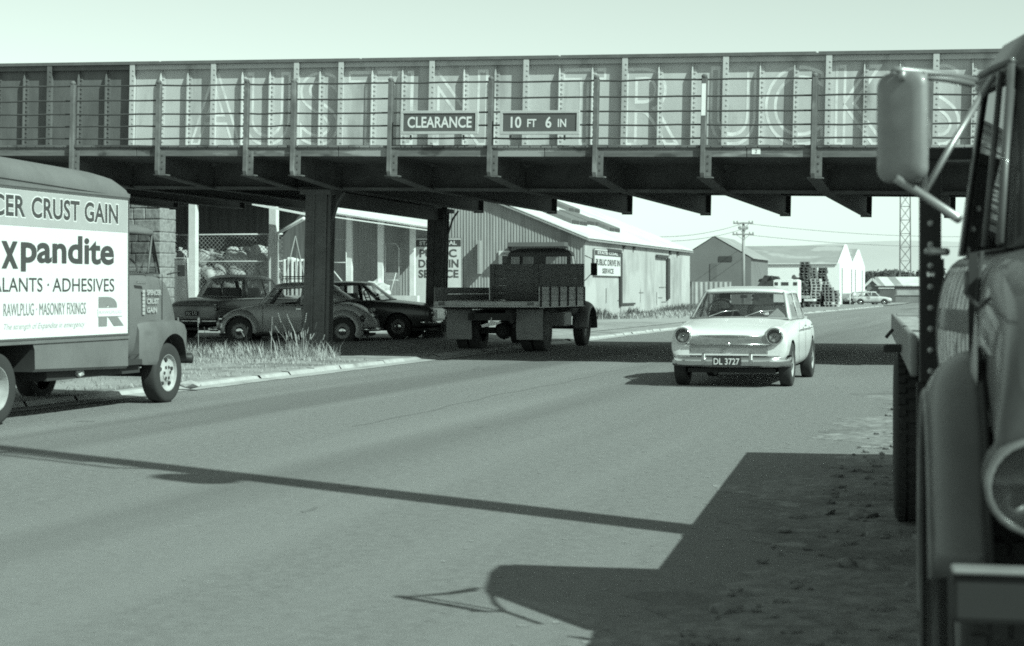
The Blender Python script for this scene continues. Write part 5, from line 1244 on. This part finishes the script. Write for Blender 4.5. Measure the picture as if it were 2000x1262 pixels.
# pale fence and low buildings
D = 120.0; pf_ = far_root('iron_fence', 'pale corrugated iron fence in front of the grey gabled shed', 'fence', 1352, D)
b = MB(); corr(b, 0, gx(1428,0,(pf_.location.x,pf_.location.y)), 0, fz(551, D), 0, .3, .03); b.build('sheets', M_corrw, pf_)
b = MB(); b.box(0, gx(1428,0,(pf_.location.x,pf_.location.y)), .04, .1, fz(551,D)-.08, fz(551,D)+.05); b.build('rail', M_trim, pf_)
# utility pole
M_pole = mat('pole_timber', .27, .9, var=.2, scale=2, streak=(4,4,.3))
D = 160.0; up_ = far_root('utility_pole', 'pale utility pole with three crossarms before the grey gabled shed', 'pole', 1452, D)
h = fz(434, D); b = MB(); b.tube([(0,0,0),(0,0,h)], [.17,.12], 8); b.build('mast', M_pole, up_, smooth=True)
for py, hw in ((436, .92), (447, .45), (458, .98)):
    z = fz(py, D); b = MB(); b.box(-hw, hw, -.2, -.1, z-.07, z+.06)
    for s in (-1, 1): b.bar((s*hw*.6,-.15,z-.05),(0,-.15,z-.5),.04)
    a = b.build('crossarm', M_pole, up_)
    for k in (-.92, -.6, .6, .92): b = MB(); b.lathe([(.05,0),(.07,.1),(.03,.16),(0,.18)], (hw*k, -.15, z+.06), 'z', 7); b.build('insulator', M_trim, a)
up_['group'] = 'pole and wires'
M_wirel = mat('wire_grey', .18, .7)
for i, (z0, pxe, pye, De) in enumerate(((fz(436,D), 1130, 446, 120), (fz(447,D), 1130, 452, 120), (fz(436,D), 2100, 452, 200), (fz(458,D), 2100, 470, 200))):
    a = Vector((up_.location.x, up_.location.y-.15, z0+dip(D))); e = P(pxe, pye, De); pts = [a.lerp(e, k/16) - Vector((0,0,1)) * (4*.9*(k/16)*(1-k/16)) for k in range(17)]
    b = MB(); b.tube(pts, .022, 4); tag(b.build('overhead_wire', M_wirel), ['upper overhead wire running left from the utility pole','lower overhead wire running left from the utility pole','upper overhead wire running right from the utility pole','lower overhead wire running right from the utility pole'][i], 'wire', 'pole and wires')
# lattice mast
D = 240.0; lm = far_root('lattice_mast', 'tall thin lattice mast behind the low building', 'mast', 1768, D)
H_ = 30.0; b = MB(); hw = .66
def q_(z): return hw*(1.15-.3*z/H_)
cn = lambda i, z: ((-1 if i in (0,3) else 1)*q_(z), (-1 if i < 2 else 1)*q_(z), z)
for i in range(4): b.bar(cn(i,0), cn(i,H_), .10)
n = 16
for k in range(n):
    z0, z1_ = H_*k/n, H_*(k+1)/n
    for i in range(4): b.bar(cn(i,z0), cn((i+1)%4,z1_), .05); b.bar(cn((i+1)%4,z0), cn(i,z1_), .05); b.bar(cn(i,z1_), cn((i+1)%4,z1_), .05)
b.build('lattice', mat('mast_steel', .16, .7), lm)
# low building with patched roof
D = 225.0; lb_ = far_root('low_building', 'low building with a patched pale roof at the foot of the mast', 'building', 1693, D); lo_ = (lb_.location.x, lb_.location.y)
fg = lambda px: gx(px, 0, lo_); zr = fz(545.5, D); ze = fz(558, D)
xe = fg(1830); gw_ = fg(1715)
b = MB(); b.box(0, xe, 0, 9, 0, ze); b.prism([(0,ze),(gw_,ze),(gw_/2,zr)], -.05, 6, 'xz'); b.build('walls', mat('far_wall_mid', .16, .8, var=.2, scale=.4), lb_)
for i, (xa_, xb_) in enumerate(((fg(1703),fg(1729)),(fg(1729),fg(1748)),(fg(1748),fg(1764)),(fg(1764),xe))):
    b = MB(); b.add([(xa_+.4*(i == 0),-.4,ze-.05),(xb_,-.4,ze-.05),(xb_-1.3,5,zr+.3),(xa_-1.3*(i > 0),5,zr+.3)], [(0,1,2,3)]); b.build('roof', M_roofw if i in (1,3) else M_roofg, lb_, solid=.08)
b = MB(); b.bar((-.3,-.2,ze-.1),(gw_/2,-.2,zr+.05),.3,.15,up=(0,1,0)); b.bar((gw_+.3,-.2,ze-.1),(gw_/2,-.2,zr+.05),.3,.15,up=(0,1,0)); b.build('bargeboard', M_postw, lb_)
b = MB(); b.box(fg(1749), xe, -.12, -.02, fz(577,D), fz(564,D)); b.build('pale_panel', M_corrw, lb_)
for px in (1722, 1741): b = MB(); b.box(fg(px), fg(px+6), -.08, -.02, fz(562,D), fz(559,D)); b.build('window', mat('pane_dark', .06), lb_)
b = MB(); b.box(fg(1716), fg(1747), -.35, -.15, fz(564,D), fz(562,D)); b.build('sill', M_postw, lb_)
hd = far_root('brick_annex', 'dark brick annex in front of the low building', 'building', 1718, 216.0)
b = MB(); b.box(0, 1.95, 0, 3, 0, fz(566,216)); b.build('walls', mat('far_brick', .10, .9, var=.2, scale=1), hd)
bw_ = far_root('yard_wall', 'grey block wall running right from the brick annex', 'wall', 1749, 214.0)
b = MB(); b.box(0, 9, 0, .3, 0, fz(577,214)); b.build('masonry', mat('far_block', .17, .9, var=.2, scale=1), bw_)
b = MB(); b.box(-.1, 9.1, -.1, .4, fz(577,214), fz(576,214)); b.build('coping', M_trim, bw_)
# wreck-yard cars and an old tank, far away
def far_car(px, D, m, label, name, ang):
    st = [(-2.0,.6,.4,.75,.78),(-1.9,.74,.33,.84,.88),(-1.2,.8,.28,.90,.94),(.5,.8,.28,.90,.94),(1.0,.79,.28,.87,.92),(1.8,.74,.34,.76,.8),(2.0,.62,.4,.66,.68)]
    lo = [(0,.95,.93),(.62,.8,.91),(.67,.72,.905),(.69,-.05,.90),(.69,-.12,.90),(.67,-.8,.90),(.6,-1.45,.91),(0,-1.55,.92)]
    up = [(0,.4,1.36),(.5,.34,1.35),(.54,.28,1.34),(.57,-.06,1.35),(.57,-.12,1.35),(.55,-.7,1.34),(.46,-1.0,1.32),(0,-1.06,1.33)]
    t = generic_car(name, label, 'car', ((px-1000)*D/FPX, D, dip(D)), ang, st, lo, up, 'gpgpgpg', m, (1.25,-1.2), .32, .16, .19, rim_dark, dome=.07, wx=.68, inside=(.9,.91), group='old cars far across the yard', cutr=.36)
    return t
far_car(1685, 185.0, mat('far_car_grey', .22, .5, var=.4, scale=1.5, rust=(.5, 1.2, .52, .56, (1,1,1))), 'patchy grey old car beside the pale one across the yard', 'old_car', heading(1,-.12))
far_car(1704, 183.0, mat('far_car_pale', .50, .5, var=.25, scale=1.5, rust=(.25, 1.0, .55, .6, (1,1,1))), 'pale old car nearest the low building', 'old_car', heading(1,-.25))
D = 186.0; tk = far_root('old_tank', 'grey rusty tank lying on its side left of the old cars', 'tank', 1643, D)
b = MB(); b.lathe([(0,-1.35),(.35,-1.32),(.58,-1.15),(.62,-.9),(.62,.9),(.58,1.15),(.35,1.32),(0,1.35)], (0,0,.62), 'x', 20); b.build('drum', mat('tank_rust', .17, .7, var=.3, scale=2), tk, smooth=True)
for s in (-.75, .75): b = MB(); b.box(s-.08, s+.08, -.5, .5, -.02, .12); b.build('cradle', M_trim, tk)
gp = MB()
for px in (1634, 1660):
    p_ = far_root('gate_post', 'thin %s post standing in front of the far tank' % ('left' if px == 1634 else 'right'), 'post', px, 172.0)
    b = MB(); b.tube([(0,0,0),(0,0,1.25 if px == 1634 else 1.15)], .05, 6); b.build('stake', M_postw, p_, smooth=True); b = MB(); b.lathe([(.07,0),(.07,.04),(0,.06)], (0,0,1.15 if px == 1660 else 1.25), 'z', 8); b.build('cap', M_trim, p_)
# stacks of pallets and crates
M_pal = [mat('pallet_dark', .075, .9, var=.3, scale=2), mat('pallet_grey', .20, .9, var=.3, scale=2), mat('pallet_pale', .42, .9, var=.2, scale=2)]
D = 150.0; sc_ = D/FPX
def pallet_mesh(w, h, m):
    b = MB()
    for k in range(5): b.box(-w/2, w/2, -.55+k*.24, -.55+k*.24+.14, h-.03, h)
    for k in range(3): b.box(-w/2+k*(w-.1)/2, -w/2+k*(w-.1)/2+.1, -.55, .55, .03, h-.031)
    for k in range(3): b.box(-w/2, w/2, -.55+k*.48, -.55+k*.48+.14, 0, .029)
    b.box(-w/2+.05, w/2-.05, -.2, .5, .05, h-.05); return b.mesh('pallet', m)
pm = {(w, m): pallet_mesh(w, .24, M_pal[m]) for w in (.85, .72) for m in range(3)}
stacks = [(1559, 150.5, 575, 555, 1, .72), (1573, 149, 575, 506, 0, .85), (1588, 150, 540, 518, 1, .72), (1594, 148.5, 597, 541, 2, .85), (1607, 150.5, 597, 519, 0, .72), (1614, 149.5, 597, 548, 1, .72), (1620, 148, 597, 560, 1, .72), (1630, 149, 597, 566, 1, .72)]
sn = ['short grey', 'tallest dark', 'high grey', 'pale', 'second tallest dark', 'mid height grey', 'lower grey', 'lowest grey right end']
cnt = 0
for si, (px, Ds, pyb, pyt, m, w_) in enumerate(stacks):
    zb = dip(Ds); zt_ = EYE-(pyt-HOR)*Ds/FPX; n = int((zt_-zb)/.245)
    for k in range(n):
        mm = m if random.random() < .8 else (m+1) % 3
        o = bpy.data.objects.new('pallet', pm[(w_, mm)]); COL.objects.link(o); o.location = ((px-1000)*Ds/FPX+random.uniform(-.05,.05), Ds, zb+k*.245); o.rotation_euler = (0,0,GRID+random.uniform(-.08,.08))
        lv = 'on the ground' if k == 0 else ('at the top' if k == n-1 else 'level %d from the ground' % (k+1))
        tag(o, 'wooden pallet in the %s pallet stack, %s' % (sn[si], lv), 'pallet', 'pallets stacked in the far yard'); cnt += 1
# mound of scrap on a truck and a white van body behind the saloon
D = 140.0; sm = far_root('scrap_heap', 'dark rounded heap of scrap showing over the white saloon', 'heap', 1505, D)
b = MB(); random.seed(9)
for k in range(60):
    a = random.uniform(-1, 1); zz = fz(535, D)*(1-a*a*.55)*random.uniform(.3, 1.0); b.blob((a*1.35, random.uniform(-.6,.6), zz-.15), (random.uniform(.12,.3), .3, random.uniform(.1,.25)), 1, .35)
b.prism([(-1.5,0),(1.5,0),(1.3,1.3),(.6,fz(540,D)),(-.4,fz(538,D)),(-1.1,1.6)], -.7, .7, 'xz'); b.build('scrap', mat('scrap_dark', .05, .9, var=.6, scale=4), sm)
D = 132.0; wv = far_root('white_truck', 'white truck with a load of scrap behind the saloon roof', 'truck', 1535, D)
b = MB(); zt_ = fz(546, D); b.box(-.95, .95, 0, 1.8, .5, zt_-.06); b.prism([(-.9,zt_-.06),(.9,zt_-.06),(.8,zt_),(-.8,zt_)], 0, 1.8, 'xz'); b.build('cab', M_farwhite, wv, bevel=.06)
for x0, x1 in ((-.85,-.6),(-.35,.2),(.55,.85)): b = MB(); b.box(x0, x1, -.02, -.002, zt_-.45, zt_-.2); b.build('window', mat('pane_dark', .06), wv)
b = MB(); b.box(-1.0, 1.3, 2.0, 5.0, .8, 1.0); b.build('deck', M_trim, wv)
b = MB()
for k in range(26): b.blob((random.uniform(-.9,1.2), random.uniform(2.2,4.6), 1.1+random.uniform(0, fz(541,D)-1.1)), (random.uniform(.15,.35),.3,random.uniform(.1,.22)), 1, .35)
b.build('load', mat('scrap_dark', .05), wv)
for s in (-1,1):
    for y in (.7,4.0): wheel(wv, s*.8, y, .42, .2, .22, rim_dark, s, hub=False)
dt = far_root('dark_trailer', 'dark flat trailer under the tall pallet stacks', 'trailer', 1568, 146.0)
b = MB(); b.box(-.9, 1.0, -1.0, 1.2, .55, .72); b.build('bed', M_postw, dt); b = MB(); b.box(-.8, .9, -.9, 1.1, .3, .549); b.prism([(-.5,.3),(.1,.3),(-.3,-.15)], -.95, -.8, 'xz'); b.build('frame', M_vdark, dt)
for s in (-.6, .6): b = MB(); b.lathe([(0,-.1),(.3,-.1),(.33,0),(.3,.1),(0,.1)], (s, -.7, .33), 'x', 18); b.build('wheel', black, dt)
# distant trees and hills
M_leaf = mat('far_foliage', .06, .9, var=.5, scale=.6)
M_bark = mat('bark', .06, .95)
def far_tree(px, D, pyt, wpx, label):
    t = thing('far_tree', label, 'tree', ((px-1000)*D/FPX, D, dip(D)), 0, 'trees behind the low building')
    H = EYE-(pyt-HOR)*D/FPX-dip(D); R = wpx*D/FPX/2
    b = MB(); b.tube([(0,0,0),(.1,0,H*.4),(0,0,H*.7)], [.35,.25,.1], 7)
    for k in range(5): a = random.uniform(0, 6.28); b.tube([(0,0,H*.4), (cos(a)*R*.6, sin(a)*R*.6, H*random.uniform(.55,.8))], [.15,.05], 5)
    b.build('trunk', M_bark, t)
    c = MB(); cl = [(random.gauss(0, R*.42), random.gauss(0, R*.42), H*random.uniform(.38, .9)) for _ in range(26)]
    for k in range(1500):
        q = random.choice(cl); rr = R*.30
        p = Vector((q[0]+random.gauss(0, rr), q[1]+random.gauss(0, rr), min(H*random.uniform(.93,1.03), q[2]+random.gauss(0, rr*.8))))
        s = random.uniform(.18,.42); u = Vector((random.gauss(0,1),random.gauss(0,1),random.gauss(0,1))).normalized(); v = u.orthogonal().normalized()
        c.add([p-u*s, p+v*s*.6, p+u*s, p-v*s*.6], [(0,1,2,3)])
    c.build('crown', M_leaf, t)
random.seed(21)
tl = [(1695,300,531,22),(1713,320,531,26),(1728,310,528,30),(1746,330,527,30),(1762,320,530,28),(1778,315,533,24),(1796,300,527,30),(1822,310,520,36)]
nm_ = ['leftmost far tree against the white gable','second far tree from the white gable','third far tree, above the annex roof','far tree directly left of the mast','far tree at the foot of the mast','small far tree right of the mast','far tree beside the black upright of the lorry','rightmost far tree behind the lorry']
for a, n_ in zip(tl, nm_): far_tree(*a, n_)
hr = []
for D in (1400, 1700, 2200):
    hr.append([((px-1000)*D/FPX, D, -5 if D == 1400 else (EYE-(HOR-(474+16*sin(px*.006)+.03*max(0, px-1400)) - 0)*-1*D/FPX if D == 1700 else -5)) for px in range(700, 2500, 25)])
b = MB(); b.loft(hr); tag(b.build('hills', mat('far_hill_hazed', .42, 1.0, var=.08, scale=.002), smooth=True), kind='structure')  # distance haze is put into the pale hill colour
# ------------------------------------------------------------------ dry grass, weeds, litter, the pole whose shadow crosses the road
M_grass = mat('dry_grass', .30, .9, var=.35, scale=3); M_weed = mat('weed_green', .13, .9, var=.5, scale=2)
def blades(name, label, pts, m, lean=.35, w=.008):
    b = MB()
    for (x, y, z, h) in pts:
        a = random.uniform(0, 2*pi); l = random.uniform(.05, lean)*h; tall = h > .4 and m is M_grass; l = l*.4 if tall else l; dx, dy = cos(a)*l, sin(a)*l; ww = w*random.uniform(.6, 1.4)*(1.5 if tall else 1); c, s = cos(a+1.57)*ww, sin(a+1.57)*ww
        b.add([(x-c,y-s,z),(x+c,y+s,z),(x+dx*.4+c*.7,y+dy*.4+s*.7,z+h*.6),(x+dx*.4-c*.7,y+dy*.4-s*.7,z+h*.6),(x+dx,y+dy,z+h)], [(0,1,2,3),(3,2,4)])
        if h > .4 and m is M_grass:
            for q in range(5): e = Vector((x+dx*(.80+.045*q), y+dy*(.80+.045*q), z+h*(.80+.045*q)+.02)); r = .009; b.add([e+Vector((-r,0,0)), e+Vector((0,0,-r*1.6)), e+Vector((r,0,0)), e+Vector((0,0,r*2))], [(0,1,2,3)])
    o = b.build(name, m); tag(o, label, 'grass', None, 'stuff'); return o
random.seed(4)
pts = []
def verge_z(X, Y): return .05
for k in range(42000):
    px = random.uniform(330, 668); D = random.uniform(30.5, 36.2); X = (px-1000)*D/FPX
    lx, ly = grid(X, D, ORG)
    dens = (.12 + .75*max(0, 1-abs(D-34.4)/1.8))*(.45+.55*sin(X*2.3+D*1.1)*sin(X*5.1-D*2.3))
    if random.random() > dens*(1 if px < 610 else max(.1, (668-px)/58)) or lx > KX-.8: continue
    near = max(0, 1-abs(px-600)/70.0)
    h = random.uniform(.03,.12) + (random.random()**3*.26 if D > 33.2 else 0) + near*random.random()**3*.26*(D > 33)
    if random.random() < .002+.014*near and D > 33: h = random.uniform(.42, .9)
    if px < 430: h *= .85
    pts.append((X, D, .055, h))
for k in range(5000):                                              # short stubble on the rest of the verge
    t = random.uniform(-26, 0); x = KX - .2 - abs(random.gauss(0, 2.2)); p = gw(x, t); pts.append((p[0], p[1], .055, random.uniform(.02,.07)))
blades('verge_grass', 'dry pale grass growing on the verge round the front bridge column', pts, M_grass, 1.5, .006)
pts = []
for k in range(9000):
    y = random.uniform(-1, 27); x = abs(random.gauss(0, 1.1))+.15; c = max(0, .15+.85*sin(y*1.3+x)*sin(y*.47+1+x*.8))+.5*(y > 17)
    if random.random() > .06+.9*c: continue
    p = Vector((WORG[0], WORG[1], 0)) + UB*x + UR*y; pts.append((p.x, p.y, .0, random.uniform(.08,.38)*(.7+.8*c)*(1.1 if x < 1 else .6)))
blades('warehouse_weeds', 'scrubby weeds along the foot of the sunlit warehouse wall', pts, M_weed, .7, .03)
pts = []
for k in range(2500):
    y = random.uniform(-1, 27); x = abs(random.gauss(.8, 1.6))+.2; p = Vector((WORG[0], WORG[1], 0)) + UB*x + UR*y; pts.append((p.x, p.y, .0, random.uniform(.08,.35)))
blades('warehouse_grass', 'pale dry grass among the weeds by the warehouse', pts, M_grass, .7, .025)
# crumpled paper on the verge
p = G(455, 686, .06)
b = MB(); b.blob((0,0,.045), (.11,.08,.05), 2, .35); o = b.build('paper_scrap', M_white, None, loc=(p.x, p.y, .06)); tag(o, 'crumpled white paper lying in the grass', 'litter')
for i, (px, py, lab) in enumerate(((530, 691, 'tiny white scrap right of the crumpled paper'), (372, 755, 'pale broken lump on the kerb behind the van'))):
    p = G(px, py, .06); b = MB(); b.blob((0,0,.02), (.05,.04,.02) if i == 0 else (.2,.12,.05), 1, .3); o = b.build('paper_scrap' if i == 0 else 'concrete_lump', M_white if i == 0 else M_conc, None, loc=(p.x, p.y, .06)); tag(o, lab, 'litter' if i == 0 else 'lump')
# street pole standing out of the photo on the right; its shadow lies across the road
bp_ = thing('street_pole', 'tall street pole outside the photo whose shadow crosses the road', 'pole', (4.39, 6.79, 0), math.atan2(-SUN_H.x, -SUN_H.y)*-1)
b = MB(); b.tube([(0,0,0),(0,0,6.5),(0,0,12.6)], [.20,.17,.12], 12); b.build('mast', M_pole, bp_, smooth=True)
# local y points away from the sun
hz_ = 1.55
b = MB(); b.lathe([(0,0),(.16,0),(.2,.05),(.2,.42),(.14,.5),(0,.52)], (-.33,0,5.75+hz_), 'z', 14); b.bar((-.3,0,6.1+hz_),(0,0,6.1+hz_),.06); b.build('transformer', M_trim, bp_)
b = MB(); b.tube([(-.05,0,6.6+hz_),(-.30,0,6.9+hz_),(-.34,0,8.4+hz_)], .03, 6); b.tube([(-.05,0,7.2+hz_),(-.18,0,7.4+hz_),(-.20,0,8.5+hz_)], .03, 6); b.box(-.46,-.05,-.03,.03,8.4+hz_,8.46+hz_); b.lathe([(.05,0),(.06,.1),(.02,.15),(0,.15)], (-.42,0,8.46+hz_), 'z', 8); b.build('service_bracket', M_trim, bp_)
